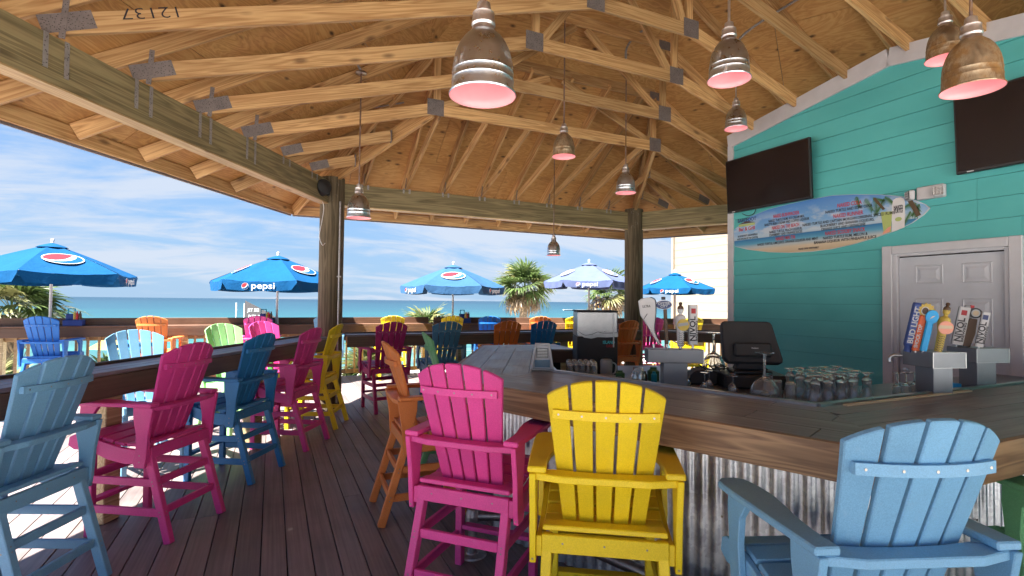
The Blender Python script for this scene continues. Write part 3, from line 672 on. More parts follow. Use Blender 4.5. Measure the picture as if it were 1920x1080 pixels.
hf = frame((XW + 0.006, 3.135, 0.913), (0, -1, 0), (0, 0, 1))
lathe('door_handle', [(0, 0.03), (0.012, 0.03), (0.014, 0.012), (0.033, 0.008), (0.036, 0)], M['steel'], door, hf, 20)
link('lever', tube_me([(0, 0, 0.028), (0.03, -0.004, 0.04), (0.11, -0.012, 0.038)], 0.008, 8), M['steel'], door, hf)
lathe('deadbolt', [(0, 0.02), (0.02, 0.02), (0.03, 0.008), (0.032, 0)], M['steel'], door, hf @ T((0, 0.13, 0)), 20)

# TVs
def tv(yl, yr, zt, zb, lab, tilt):
    th = thing('television', lab, 'television', T((XW - 0.1, (yl + yr) / 2, (zt + zb) / 2)))
    fm = frame((XW - 0.13, (yl + yr) / 2, (zt + zb) / 2), (0, -1, 0), (0, 0, 1)) @ Rx(R(tilt)); w_, h_ = yl - yr, zt - zb
    link('casing', box_me(w_, h_, 0.045, 0.006), M['black'], th, fm)
    link('screen', box_me(w_ - 0.03, h_ - 0.04, 0.004), M['screen'], th, fm @ T((0, 0.004, 0.0232)))
    link('badge', box_me(0.05, 0.01, 0.003), M['lgrey'], th, fm @ T((-w_ / 2 + 0.11, -h_ / 2 + 0.011, 0.0235)))
    link('wall_bracket', box_me(0.3, 0.3, 0.07), M['blackm'], th, fm @ T((0, 0, -0.06)))
tv(5.285, 4.045, 3.535, 2.815, 'black wall television above the surfboard menu', 3)
tv(2.63, 1.35, 3.50, 2.78, 'black wall television above the door, cut by the right edge', 3)
cb = tube('tv_cable', smooth_path([(5.80, 5.12, 2.80), (5.79, 5.03, 2.76), (5.79, 4.93, 2.77), (5.80, 4.9, 2.84)]), 0.005, M['black']); tag(cb, 'short black cable drooping under the television above the surfboard', 'cable')

# surfboard menu
sb = thing('surfboard_sign', 'surfboard shaped cocktail menu with a beach print on the turquoise wall', 'sign', T((5.80, 4.1, 2.5)))
SO = [(5.283, 2.591), (5.264, 2.367), (5.05, 2.304), (4.717, 2.241), (4.412, 2.209), (4.131, 2.199), (3.871, 2.209), (3.63, 2.241), (3.406, 2.288), (3.197, 2.342), (3.05, 2.399), (2.946, 2.47), (2.895, 2.525), (2.931, 2.567), (3.024, 2.626), (3.145, 2.685), (3.349, 2.741), (3.627, 2.795), (3.868, 2.827), (4.128, 2.829), (4.41, 2.819), (4.716, 2.8), (5.006, 2.745)]
SC = (4.1, 2.5)
SF = frame((5.806, SC[0], SC[1]), (0, -1, 0), (0, 0, 1))
def sp(p): return (-(p[0] - SC[0]), p[1] - SC[1])
t = NT('beach_print'); sx = t.n.new('ShaderNodeSeparateXYZ'); t.lk(t.tc.outputs['Object'], sx.inputs[0])
yv = t.math('ADD', sx.outputs[1], t.rng(t.noise(t.coords((1, 6, 1), 0), 3, 3), 0, 1, -0.006, 0.006))
c = t.ramp(t.rng(yv, -0.31, 0.33), [(0.0, (0.52, 0.38, 0.24)), (0.15, (0.62, 0.50, 0.35)), (0.21, (0.45, 0.50, 0.52)), (0.29, (0.10, 0.33, 0.50)), (0.385, (0.02, 0.16, 0.38)), (0.395, (0.42, 0.55, 0.66)), (0.6, (0.18, 0.38, 0.66)), (1.0, (0.07, 0.22, 0.56))])
cl = t.rng(t.noise(t.coords((1.2, 2.4, 1), 0), 3.2, 6, 0.6), 0.48, 0.58); above = t.math('MULTIPLY', t.rng(yv, -0.05, -0.03), t.rng(yv, 0.10, 0.28, 1, 0))
c = t.mix(t.math('MULTIPLY', t.math('MULTIPLY', cl, above), 0.75, clamp=True), c, (0.55, 0.6, 0.66))
M['beachprint'] = t.set(Base_Color=c, Roughness=0.3)
pts_ = [sp(p) for p in SO]
prism('board', pts_, -0.018, 0.0, M['white'], sb, SF, 0.004)
prism('print', [(x_ * 0.992, y_ * 0.985) for x_, y_ in pts_], 0.0005, 0.0025, M['beachprint'], sb, SF)
def st(s, y, z, w, h, m, b=0.02): text('lettering', s, h * 1.35, m, sb, SF @ T((-(y - SC[0]), z - SC[1], 0.0042)), w, b)
h1, h2 = 0.045, 0.032
st('NAKED COLA', 3.674, 2.692, 0.27, h1, M['inkred']); st('NAKED TURTLE AND SOME COLA', 3.69, 2.640, 0.52, h2, M['ink'])
st('NAKED RUNNER', 3.69, 2.578, 0.33, h1, M['inkred']); st('NAKED TURTLE AND CAPTAIN MORGAN ORIGINAL SPICED RUMS,', 3.72, 2.528, 1.03, h2, M['ink'])
st('BLACKBERRY AND BANANA LIQUEURS,', 3.71, 2.487, 0.60, h2, M['ink']); st('ORANGE JUICE AND GRENADINE', 3.75, 2.447, 0.50, h2, M['ink'])
st('NAKED SCOOBY SNACK', 3.73, 2.392, 0.45, h1, M['inkred']); st('NAKED TURTLE RUM, MELON &', 3.73, 2.342, 0.50, h2, M['ink']); st('BANANA LIQUEUR WITH PINEAPPLE JUICE', 3.74, 2.300, 0.70, h2, M['ink'])
st('NAKED BUSHWACKER', 4.46, 2.69, 0.36, h1, M['inkred']); st('NAKED TURTLE RUM, ICE CREAM MIX,', 4.46, 2.638, 0.50, h2, M['ink']); st("BAILEY'S IRISH CREAM AND COFFEE LIQUEUR", 4.46, 2.598, 0.62, h2, M['ink'])
st('NAKED ON THE BEACH', 4.47, 2.543, 0.38, h1, M['inkred']); st('NAKED TURTLE, PEACH LIQUEUR,', 4.47, 2.494, 0.46, h2, M['ink']); st('CRANBERRY AND ORANGE JUICES', 4.47, 2.456, 0.46, h2, M['ink'])
st('NAKED MAI TAI', 4.47, 2.398, 0.27, h1, M['inkred']); st('NAKED TURTLE, LIME JUICE, ORANGE LIQUEUR AND MINT', 4.46, 2.350, 0.84, h2, M['ink'])
st('PLEASE DRINK RESPONSIBLY', 4.16, 2.243, 0.26, 0.022, M['ink'])
st('BAREFOOT', 5.05, 2.705, 0.30, 0.05, M['navy']); st('Bar & Grill', 5.05, 2.585, 0.26, 0.05, M['inkred'])
prism('logo_hut', [sp(p) for p in ((5.19, 2.66), (5.05, 2.69), (4.91, 2.66))][::-1], 0.003, 0.0045, M['brown'], sb, SF)
prism('logo_hut', [sp(p) for p in ((5.18, 2.655), (4.92, 2.655), (4.92, 2.625), (5.18, 2.625))], 0.003, 0.0045, M['lime'], sb, SF)
st('$6.50 BUCKET | $5.00 REFILLS', 5.04, 2.495, 0.32, 0.025, M['ink']); st('ALSO AVAILABLE BY THE COCKTAIL', 5.04, 2.455, 0.34, 0.025, M['ink'])
prism('bottle_print', [sp(p) for p in ((3.236, 2.33), (3.118, 2.365), (3.112, 2.62), (3.125, 2.66), (3.15, 2.675), (3.195, 2.675), (3.222, 2.66), (3.236, 2.60))], 0.003, 0.0048, M['bottle'], sb, SF)
text('lettering', 'NAKED', 0.055, M['ink'], sb, SF @ T((-(3.174 - SC[0]), 2.575 - SC[1], 0.006)), 0.085, 0.03)
text('lettering', 'TURTLE', 0.055, M['ink'], sb, SF @ T((-(3.174 - SC[0]), 2.537 - SC[1], 0.006)), 0.085, 0.03)
prism('emblem_print', [sp(p) for p in [(3.174 + 0.032 * math.cos(a), 2.455 + 0.022 * math.sin(a)) for a in [i * 0.524 for i in range(12)]]], 0.005, 0.0062, M['lime'], sb, SF)
prism('cup_print', [sp(p) for p in ((3.315, 2.32), (3.245, 2.335), (3.235, 2.545), (3.345, 2.555))], 0.003, 0.0046, M['lime'], sb, SF)
prism('fruit_print', [sp(p) for p in ((3.33, 2.315), (3.26, 2.335), (3.24, 2.39), (3.27, 2.385), (3.32, 2.34))], 0.0047, 0.0056, M['peach'], sb, SF)
bmv, bmf = [], []
def leaf_print(x0_, z0_, ang, L, n_=13):
    for i in range(n_):
        t_ = i / n_; bx = x0_ + math.cos(ang) * L * t_; bz = z0_ + math.sin(ang) * L * t_ - 0.07 * L * t_ * t_
        for s_ in (1, -1):
            a = ang + s_ * (1.15 - 0.4 * t_) ; l_ = L * 0.36 * (1 - 0.5 * t_) ; tx, tz = bx + math.cos(a) * l_, bz + math.sin(a) * l_ - 0.02
            k = len(bmv); bmv.extend([(-(bx - SC[0]) - 0.004, bz - SC[1], 0.0035), (-(bx - SC[0]) + 0.006, bz - SC[1] + 0.003, 0.0035), (-(tx - SC[0]), tz - SC[1], 0.0035)]); bmf.append((k, k + 1, k + 2))
for (x_, z_, a_, L_) in ((3.42, 2.72, 3.5, 0.12), (3.50, 2.72, 4.2, 0.15), (3.40, 2.70, 4.7, 0.16), (3.32, 2.69, 5.2, 0.14), (3.60, 2.76, 4.4, 0.12), (3.30, 2.71, 3.9, 0.12), (3.07, 2.62, 4.0, 0.14), (3.03, 2.60, 4.6, 0.14), (3.07, 2.52, 5.2, 0.13), (2.99, 2.58, 5.3, 0.12), (3.06, 2.6, 5.9, 0.12)): leaf_print(x_, z_, a_, L_)
link('palm_print', mesh(bmv, bmf), M['leafp'], sb, SF)
prism('trunk_print', [sp(p) for p in ((3.42, 2.70), (3.40, 2.72), (3.30, 2.58), (3.325, 2.57))], 0.0028, 0.0036, M['bark'], sb, SF)
prism('trunk_print', [sp(p) for p in ((3.10, 2.65), (3.06, 2.66), (2.97, 2.47), (3.01, 2.455))], 0.0028, 0.0036, M['bark'], sb, SF)
# emergency light
em = thing('emergency_light', 'white twin head emergency light unit beside the tip of the surfboard', 'light', T((5.78, 2.87, 2.68)))
EF = frame((5.79, 2.875, 2.675), (0, -1, 0), (0, 0, 1))
link('housing', box_me(0.23, 0.125, 0.06, 0.008), M['trim'], em, EF)
for (x_, ry_) in ((-0.155, -35), (0.09, 12)):
    hh = link('lamp_head', box_me(0.095, 0.095, 0.05, 0.012), M['white'], em, EF @ T((x_, -0.01, 0.055)) @ Ry(R(ry_)))
    link('lens', box_me(0.08, 0.078, 0.004), M['steel'], hh, EF @ T((x_, -0.01, 0.055)) @ Ry(R(ry_)) @ T((0, 0, 0.026)))
    for i in range(3):
        for j in range(3): link('led_cup', lathe_me([(0.011, 0.004), (0.006, -0.001), (0, -0.002)], 8), M['glass'] if False else M['lgrey'], hh, EF @ T((x_, -0.01, 0.055)) @ Ry(R(ry_)) @ T(((i - 1) * 0.025, (j - 1) * 0.025, 0.0285)))

# ------------------------------------------------------------------ cream building
cbd = thing('cream_building', 'sunlit cream clapboard building beyond the railing on the right', 'building', T((14.7, 16.3, -3)))
box('wall', (14.95, 8.8, 3.0), (0.3, 15.4, 12.0), M['cream'], cbd)
box('wall', (18.0, 16.35, 3.0), (6.4, 0.3, 12.0), M['cream'], cbd)
z = -2.9; CF = frame((14.8, 8.8, 0), (0, -1, 0), (0, 0, 1))
while z < 9:
    for (a, b) in ((-7.72, -2.6), (-2.598, 2.4), (2.402, 7.7)):
        bm = bmesh.new(); L = b - a; vv = [bm.verts.new(v) for v in ((0, 0, 0), (L, 0, 0), (L, 0.30, 0), (0, 0.30, 0), (0, 0, 0.012), (L, 0, 0.012), (L, 0.30, 0.005), (0, 0.30, 0.005))]
        for q in ((3, 2, 1, 0), (4, 5, 6, 7), (0, 1, 5, 4), (1, 2, 6, 5), (2, 3, 7, 6), (3, 0, 4, 7)): bm.faces.new([vv[i] for i in q])
        link('siding_board', bm_mesh(bm), M['cream'], cbd, CF @ T((a, z, 0)))
    z += 0.30
box('corner_trim', (14.78, 16.46, 3.0), (0.14, 0.12, 12.0), M['cream'], cbd)


# ------------------------------------------------------------------ bar
V = [(2.195, 5.51), (1.03, 3.31), (1.99, 1.19), (1.99 + 0.001, 1.03)]
bar_t = thing('bar_counter', 'polygonal bar with dark plank tile top and corrugated metal front', 'bar counter', T((2.4, 2.6, 0)))
V0, V1, V2, V3 = Vector((2.195, 5.51)), Vector((1.03, 3.31)), Vector((1.985, 1.03)), Vector((5.80, 1.03))
I0, I1, I2, I3 = Vector((2.52, 4.89)), Vector((1.854, 3.281)), Vector((2.461, 1.72)), Vector((5.80, 1.72))
VE = Vector((3.04, 5.40)); IE = Vector((2.97, 4.74))
TZ = 1.07
def seg_tiles(poly, a, b, rows, length):
    d = (b - a).normalized(); fm = frame((a.x, a.y, 0), (d.x, d.y, 0), (-d.y, d.x, 0)); inv = fm.inverted()
    pl = [tuple((inv @ Vector((p.x, p.y, 0)))[:2]) for p in poly]
    w = max(abs(p[1]) for p in pl)
    planks('counter_tile', [pl], fm, w / rows, length, 0.004, TZ - 0.012, TZ, M['tile'], bar_t, y0=0.0, stagger=0.33, bev=0.0012)
    prism('counter_bed', [(p.x, p.y) for p in poly] if area([(p.x, p.y) for p in poly]) > 0 else [(p.x, p.y) for p in poly][::-1], TZ - 0.05, TZ - 0.0125, M['grout'], bar_t)
seg_tiles([V0, VE, IE, I0], VE, V0, 3, 0.62) if False else None
E3 = I0 + (VE - V0) * 0.0
seg_tiles([V1, V0, I0, I1], V0, V1, 4, 0.61)
seg_tiles([V2, V1, I1, I2], V1, V2, 4, 0.92)
seg_tiles([V3, V2, I2, I3], V2, V3, 4, 1.2)
seg_tiles([V0, VE, IE, I0], V0, VE, 3, 0.61)
def fascia(a, b, z0=0.93, z1=1.0705, out=0.014, mat=None, trim0=0.0, trim1=0.0, nm='fascia_board'):
    d = (b - a).normalized(); n = Vector((d.y, -d.x)); a = a + d * trim0; b = b - d * trim1
    bar(nm, (a.x + n.x * out * 0, a.y + n.y * out * 0, (z0 + z1) / 2), (b.x, b.y, (z0 + z1) / 2), 0.026, z1 - z0, mat or M['bar_fascia'], bar_t, bev=0.002)
def outset(a, b, o):   # shift segment outward (right-hand side of a->b seen from above is outside when going V0->V3)
    d = (b - a).normalized(); n = Vector((d.y, -d.x)); 
    cen = Vector((3.0, 3.2))
    if (cen - a).dot(n) > 0: n = -n
    return a + n * o, b + n * o
for a, b in ((V0, V1), (V1, V2), (V2, V3), (VE, V0)):
    p, q = outset(a, b, 0.013); fascia(p, q, trim0=-0.004, trim1=-0.004)
p, q = outset(I0, IE, -0.0); fascia(I0, IE, 0.93, 1.055, mat=M['fascia']); fascia(IE, VE, 0.93, 1.055, mat=M['fascia'])
# metal lip along the inner edge
for a, b in ((I0, I1), (I1, I2), (I2, I3)):
    bar('metal_edge', (a.x, a.y, TZ + 0.004), (b.x, b.y, TZ + 0.004), 0.035, 0.02, M['steel'], bar_t, bev=0.002)
    bar('metal_edge', (a.x, a.y, TZ - 0.03), (b.x, b.y, TZ - 0.03), 0.012, 0.045, M['steel_dk'], bar_t)
bar('threshold_strip', (2.60, 1.672, TZ + 0.004), (3.75, 1.672, TZ + 0.004), 0.022, 0.008, M['sand2'], bar_t)
# drip shelf inside
S1, S2, S3 = Vector((2.05, 3.35)), Vector((2.52, 2.0)), Vector((5.7, 2.0))
shelf = thing('bar_shelf', 'stainless drink shelf running inside the bar below the counter edge', 'shelf', T((3.2, 2.4, 0)))
prism('shelf_top', [(1.88, 3.27), (2.475, 1.75), (5.78, 1.75), (5.78, 2.42), (3.55, 2.42), (3.25, 2.9), (2.6, 3.5), (2.15, 3.9)], 0.955, 0.98, M['steel_dk'], shelf)
prism('shelf_front', [(3.55, 2.38), (3.2, 2.86), (2.57, 3.47), (2.6, 3.50), (3.25, 2.9), (3.58, 2.42)], 0.3, 0.954, M['steel_dk'], shelf)
back = thing('back_counter', 'low steel work counter behind the slush machine inside the bar', 'counter', T((3.2, 4.2, 0)))
prism('top', [(2.48, 4.35), (2.32, 3.92), (3.35, 3.45), (4.3, 4.6), (3.3, 4.95)], 0.83, 0.86, M['steel_dk'], back)
prism('cabinet', [(2.55, 4.3), (2.4, 3.96), (3.33, 3.52), (4.2, 4.55), (3.3, 4.88)], 0.02, 0.829, M['blackm'], back)
# bar walls: corrugated sheets
def offset_poly(pts, o):
    out = []
    for i in range(1, len(pts) - 1):
        d1 = (pts[i] - pts[i - 1]).normalized(); d2 = (pts[i + 1] - pts[i]).normalized()
        n1 = Vector((-d1.y, d1.x)); n2 = Vector((-d2.y, d2.x)); den = n1.x * n2.y - n1.y * n2.x
        c1 = n1.dot(pts[i]) + o; c2 = n2.dot(pts[i]) + o
        out.append(Vector(((c1 * n2.y - c2 * n1.y) / den, (n1.x * c2 - n2.x * c1) / den)))
    return out
W = offset_poly([VE + (VE - V0), V0, V1, V2, V3, V3 + Vector((0, 1))], 0.33)
Wp = [W[0] + (VE - V0).normalized() * 0.55] + [W[0], W[1], W[2]] + [Vector((5.8, W[2].y))]
for a, b in zip(Wp, Wp[1:]):
    d = (b - a); L = d.length; d = d.normalized(); n = Vector((d.y, -d.x))
    if (Vector((3.0, 3.2)) - a).dot(n) > 0: n = -n
    s0 = 0.0
    while s0 < L - 0.01:
        s1 = min(s0 + 0.66, L); per = 0.0677; vs_, fs = [], []; nseg = int((s1 - s0) / per * 10)
        for i in range(nseg + 1):
            s_ = s0 + (s1 - s0) * i / nseg; o = 0.0075 * math.sin(2 * math.pi * s_ / per); o = max(-0.0058, min(0.0066, o * 1.35))
            p = a + d * s_ + n * (o + (0.0 if int(s0 / 0.66) % 2 else 0.0015)); vs_ += [(p.x, p.y, 0.003), (p.x, p.y, 1.02)]
        for i in range(nseg): fs.append((2 * i, 2 * i + 2, 2 * i + 3, 2 * i + 1))
        sh = link('corrugated_sheet', mesh(vs_, fs, True), M['corr'], bar_t)
        for z_ in (0.2, 0.55, 0.87):
            s_ = s0 + per * 3.25
            if s_ < s1:
                p = a + d * s_ + n * 0.0085
                link('screw', lathe_me([(0.006, 0), (0.005, 0.003), (0, 0.004)], 8, True), M['screw'], bar_t, frame((p.x, p.y, z_ + rnd.uniform(-.02, .02)), (d.x, d.y, 0), (0, 0, 1)) if n.cross(d) < 0 else frame((p.x, p.y, z_), (-d.x, -d.y, 0), (0, 0, 1)))
        s0 += 0.66
    m0, m1 = a - n * 0.03, b - n * 0.03
    bar('wall_core', (m0.x, m0.y, 0.5), (m1.x, m1.y, 0.5), 0.03, 1.0, M['dark'], bar_t)
# foot rail
fr = thing('foot_rail', 'galvanised pipe foot rail along the base of the bar', 'foot rail', T((1.4, 2.6, 0)))
tube('pipe', smooth_path([(1.16, 3.07, 0.236), (1.28, 3.02, 0.236), (1.41, 2.94, 0.236), (1.46, 2.80, 0.236), (1.70, 2.10, 0.236), (2.13, 0.98, 0.236), (2.4, 0.85, 0.236), (5.6, 0.85, 0.236)], 5), 0.030, M['galv'], fr, seg=14)
for (x_, y_) in ((1.16, 3.07), (1.98, 1.37)):
    tube('stand', [(x_, y_, 0.0), (x_, y_, 0.236)], 0.028, M['galv'], fr, seg=14)
    lathe('flange', [(0, 0.02), (0.035, 0.02), (0.04, 0.012), (0.085, 0.010), (0.09, 0)], M['galv'], fr, T((x_, y_, 0)), 24)
    lathe('elbow', [(0, 0.05), (0.03, 0.045), (0.043, 0.02), (0.043, -0.03), (0.034, -0.035)], M['galv'], fr, T((x_, y_, 0.236)), 16)
# ------------------------------------------------------------------ chairs
CP = []   # (name, mesh, local matrix)
def cpart(name, me, mw=Matrix()): CP.append((name, me, mw))
bv = 0.004
for s_ in (-1, 1):
    # rear leg, sloping back; front leg upright
    p0, p1 = Vector((s_ * 0.235, -0.195, 0.60)), Vector((s_ * 0.245, -0.375, 0.0))
    fm = frame((p0 + p1) / 2, p1 - p0, (1, 0, 0)); cpart('leg', box_me((p1 - p0).length, 0.042, 0.052, bv), fm)
    p0, p1 = Vector((s_ * 0.232, 0.215, 0.60)), Vector((s_ * 0.232, 0.215, 0.0))
    cpart('leg', box_me(0.6, 0.042, 0.05, bv), frame((p0 + p1) / 2, p1 - p0, (1, 0, 0)))
    # side rail (curved under the seat)
    top = [(-0.235, 0.600), (-0.15, 0.592), (-0.05, 0.600), (0.08, 0.630), (0.20, 0.662), (0.30, 0.672), (0.335, 0.655)]
    bot = [(0.345, 0.60), (0.30, 0.575), (0.2, 0.575), (0.05, 0.520), (-0.08, 0.497), (-0.235, 0.515)]
    me = poly_prism_me(top[::-1] + bot[::-1], -0.012, 0.012, 0.003) if area(top + bot) < 0 else poly_prism_me(top + bot, -0.012, 0.012, 0.003)
    cpart('side_rail', me, frame((s_ * 0.268, 0, 0), (0, 1, 0), (0, 0, 1)))
    # rear arm support
    ps = [(-0.285, 0.868), (-0.145, 0.868), (-0.148, 0.80), (-0.168, 0.70), (-0.170, 0.60), (-0.150, 0.52), (-0.165, 0.485), (-0.235, 0.485), (-0.245, 0.55), (-0.255, 0.70)]
    cpart('arm_support', poly_prism_me(ps[::-1], -0.013, 0.013, 0.003), frame((s_ * 0.294, 0, 0), (0, 1, 0), (0, 0, 1)))
    ps = [(0.10, 0.868), (0.235, 0.868), (0.238, 0.80), (0.225, 0.68), (0.215, 0.55), (0.205, 0.52), (0.16, 0.52), (0.145, 0.57), (0.160, 0.70), (0.150, 0.80)]
    cpart('arm_support', poly_prism_me(ps[::-1], -0.013, 0.013, 0.003), frame((s_ * 0.294, 0, 0), (0, 1, 0), (0, 0, 1)))
    # arm
    ap = [(0.315, -0.275), (0.325, -0.05), (0.332, 0.18), (0.328, 0.27), (0.30, 0.305), (0.25, 0.31), (0.213, 0.285), (0.198, 0.22), (0.196, 0.12), (0.212, 0.02), (0.232, -0.08), (0.240, -0.17), (0.238, -0.275)]
    ap = [(s_ * x_, y_) for x_, y_ in ap]; ap = ap if area(ap) > 0 else ap[::-1]
    cpart('arm', poly_prism_me(ap, 0.869, 0.895, 0.005))
    # stretchers
    for z_ in (0.375, 0.185):
        yb = -0.195 - 0.18 * (0.6 - z_) / 0.6
        cpart('stretcher', box_me(0.022, 0.215 - yb - 0.05, 0.05, 0.003), T((s_ * 0.238, (0.215 + yb) / 2, z_)))
for z_ in (0.38, 0.20):
    yb = -0.195 - 0.18 * (0.6 - z_) / 0.6
    cpart('stretcher', box_me(0.43, 0.024, 0.046, 0.003), T((0, yb - 0.002, z_)))
cpart('footrest', box_me(0.42, 0.06, 0.026, 0.004), T((0, 0.225, 0.225))); cpart('stretcher', box_me(0.42, 0.024, 0.05, 0.003), T((0, 0.215, 0.40)))
cpart('apron', box_me(0.512, 0.024, 0.075, 0.003), frame((0, -0.226, 0.572), (1, 0, 0), (0, 1, 0.18)) if False else T((0, -0.228, 0.570)))
cpart('apron', box_me(0.510, 0.024, 0.07, 0.003), T((0, 0.245, 0.60)))
# seat slats follow the curve
for i in range(6):
    y_ = -0.185 + i * 0.089; 
    def zc(y): return 0.604 + 0.012 * math.exp(-((y + 0.2) / 0.05) ** 2) + max(0, y + 0.02) * 0.23 - max(0, y - 0.2) * 0.3
    sl = math.atan((zc(y_ + 0.03) - zc(y_ - 0.03)) / 0.06)
    cpart('seat_slat', box_me(0.508, 0.078, 0.022, 0.004), T((0, y_, zc(y_) + 0.011)) @ Rx(sl))
# back: five fanned slats
def back_pt(x, z):      # rear surface y of the back at height z, concave in plan
    t_ = (z - 0.58) / (1.262 - 0.58); return -0.115 - 0.245 * t_ + 0.9 * x * x * (0.4 + 0.6 * t_)
wb, wt_ = 0.355, 0.485; gap = 0.012
for i in range(5):
    fa, fb = (i / 5 - 0.5), ((i + 1) / 5 - 0.5); rows = 9
    def edge(fr_, t_): return fr_ * (wb + (wt_ - wb) * t_)
    def ztop(x): return 1.262 - 1.0 * x * x - 5.5 * x ** 4
    cols_ = 4; vs_, fs = [], []
    for side_ in (0, 1):
        for jj in range(rows + 1):
            for ii in range(cols_ + 1):
                t_ = jj / rows; f_ = fa + (fb - fa) * ii / cols_
                x_ = edge(f_, t_); g = gap / 2
                if ii == 0: x_ += g
                if ii == cols_: x_ -= g
                zt = ztop(x_); z_ = 0.585 + (zt - 0.585) * t_
                xm = (edge(fa, t_) + edge(fb, t_)) / 2
                y_ = back_pt(xm, z_) + (x_ - xm) * 1.8 * xm * (0.4 + 0.6 * t_)
                vs_.append((x_, y_ + (0.021 if side_ else 0), z_ + (0.006 if side_ and jj == rows else 0)))
    nr = (rows + 1) * (cols_ + 1)
    def I_(s, j, k): return s * nr + j * (cols_ + 1) + k
    for jj in range(rows):
        for ii in range(cols_):
            fs.append((I_(0, jj, ii), I_(0, jj, ii + 1), I_(0, jj + 1, ii + 1), I_(0, jj + 1, ii))); fs.append((I_(1, jj, ii), I_(1, jj + 1, ii), I_(1, jj + 1, ii + 1), I_(1, jj, ii + 1)))
        fs.append((I_(0, jj, 0), I_(0, jj + 1, 0), I_(1, jj + 1, 0), I_(1, jj, 0))); fs.append((I_(0, jj, cols_), I_(1, jj, cols_), I_(1, jj + 1, cols_), I_(0, jj + 1, cols_)))
    for ii in range(cols_):
        fs.append((I_(0, rows, ii), I_(0, rows, ii + 1), I_(1, rows, ii + 1), I_(1, rows, ii))); fs.append((I_(0, 0, ii), I_(1, 0, ii), I_(1, 0, ii + 1), I_(0, 0, ii + 1)))
    bm = bmesh.new(); bm.from_mesh(mesh(vs_, fs)); bmesh.ops.recalc_face_normals(bm, faces=bm.faces[:])
    sharp = [e for e in bm.edges if len(e.link_faces) == 2 and e.calc_face_angle(0) > R(50)]
    bmesh.ops.bevel(bm, geom=sharp, offset=0.0035, segments=1, affect='EDGES', clamp_overlap=True)
    cpart('back_slat', bm_mesh(bm))
# curved battens behind the back
def batten(z, hw, hh, th_, curve, y0_):
    vs_, fs = [], []; n_ = 14
    for i in range(n_ + 1):
        x_ = -hw + 2 * hw * i / n_; y_ = back_pt(x_, z) - 0.001 - y0_; dz_ = 0.25 * abs(x_) ** 1.5 * 0
        for (a_, b_) in ((0, -hh), (0, hh), (-th_, hh), (-th_, -hh)): vs_.append((x_, y_ + a_ - curve(x_) * (1 if a_ else 0), z + b_ + dz_))
    for i in range(n_):
        for k in range(4): a_ = 4 * i + k; b_ = 4 * i + (k + 1) % 4; fs.append((a_, b_, b_ + 4, a_ + 4))
    fs += [(3, 2, 1, 0), (4 * n_, 4 * n_ + 1, 4 * n_ + 2, 4 * n_ + 3)]
    bm = bmesh.new(); bm.from_mesh(mesh(vs_, fs)); return bm_mesh(bm)
cpart('back_batten', batten(1.118, 0.212, 0.017, 0.022, lambda x: 0.0, 0.0))
# arm level back rail (plan polygon with angled ends)
bp = [(-0.305, -0.232), (-0.305, -0.262), (-0.175, -0.298), (0.175, -0.298), (0.305, -0.262), (0.305, -0.232), (0.215, -0.205), (0.10, -0.222), (0, -0.226), (-0.10, -0.222), (-0.215, -0.205)]
cpart('back_rail', poly_prism_me(bp if area(bp) > 0 else bp[::-1], 0.838, 0.868, 0.004))
# screws: one small mesh
SCR_OBJS = []
bm = bmesh.new()
def scr(p, n):
    fm = frame(p, Vector(n).cross(Vector((0, 0, 1))) if abs(Vector(n).z) < 0.9 else (1, 0, 0), (0, 0, 1)); 
    if (fm.col[2].xyz - Vector(n).normalized()).length > 1: fm = fm @ Rx(math.pi)
    bmesh.ops.create_circle(bm, cap_ends=True, segments=7, radius=0.0045, matrix=fm)
for i in range(5):
    x_ = -0.188 + i * 0.094; scr((x_, back_pt(x_, 1.118) - 0.0245, 1.118), (0, -1, 0))
for x_ in (-0.17, 0, 0.17): scr((x_, -0.2408, 0.575), (0, -1, 0))
for s_ in (-1, 1):
    for z_ in (0.505, 0.545): scr((s_ * 0.294, -0.2415, z_), (0, -1, 0)); scr((s_ * 0.3078, -0.2, z_ + 0.02), (s_, 0, 0)); scr((s_ * 0.3078, 0.18, z_ + 0.03), (s_, 0, 0))
    for z_ in (0.365, 0.39, 0.175, 0.20):
        yb = -0.195 - 0.18 * (0.6 - z_) / 0.6; scr((s_ * 0.24, yb - 0.0285, z_), (0, -1, 0.0)); scr((s_ * 0.2665, yb, z_), (s_, 0, 0)); scr((s_ * 0.2545, 0.215, z_), (s_, 0, 0))
scrme = bmesh.new(); SCR = bpy.data.meshes.new('m'); bm.to_mesh(SCR); bm.free(); scrme.free()
def chair(col, tx, ty, head, lab, grp, zs=1.0, s=1.0):
    h = Vector((math.sin(R(head)), math.cos(R(head)))); ox, oy = tx + h.x * 0.36, ty + h.y * 0.36
    base = T((ox, oy, 0)) @ Rz(-R(head)) @ Matrix.Scale(zs, 4, (0, 0, 1))
    th = thing('bar_chair', lab, 'bar chair', base, grp)
    for nm, me, mw in CP: link(nm, me, M[col], th, base @ mw)
    link('screws', SCR, M['screw'], th, base, kind='stuff')
g1 = 'bar chairs along the near side of the left ledge'; g2 = 'bar chairs on the outer side of the left ledge'; g3 = 'bar chairs facing the sea along the outer railing'
g4 = 'bar chairs along the near side of the far ledge'; g5 = 'bar chairs around the bar counter'
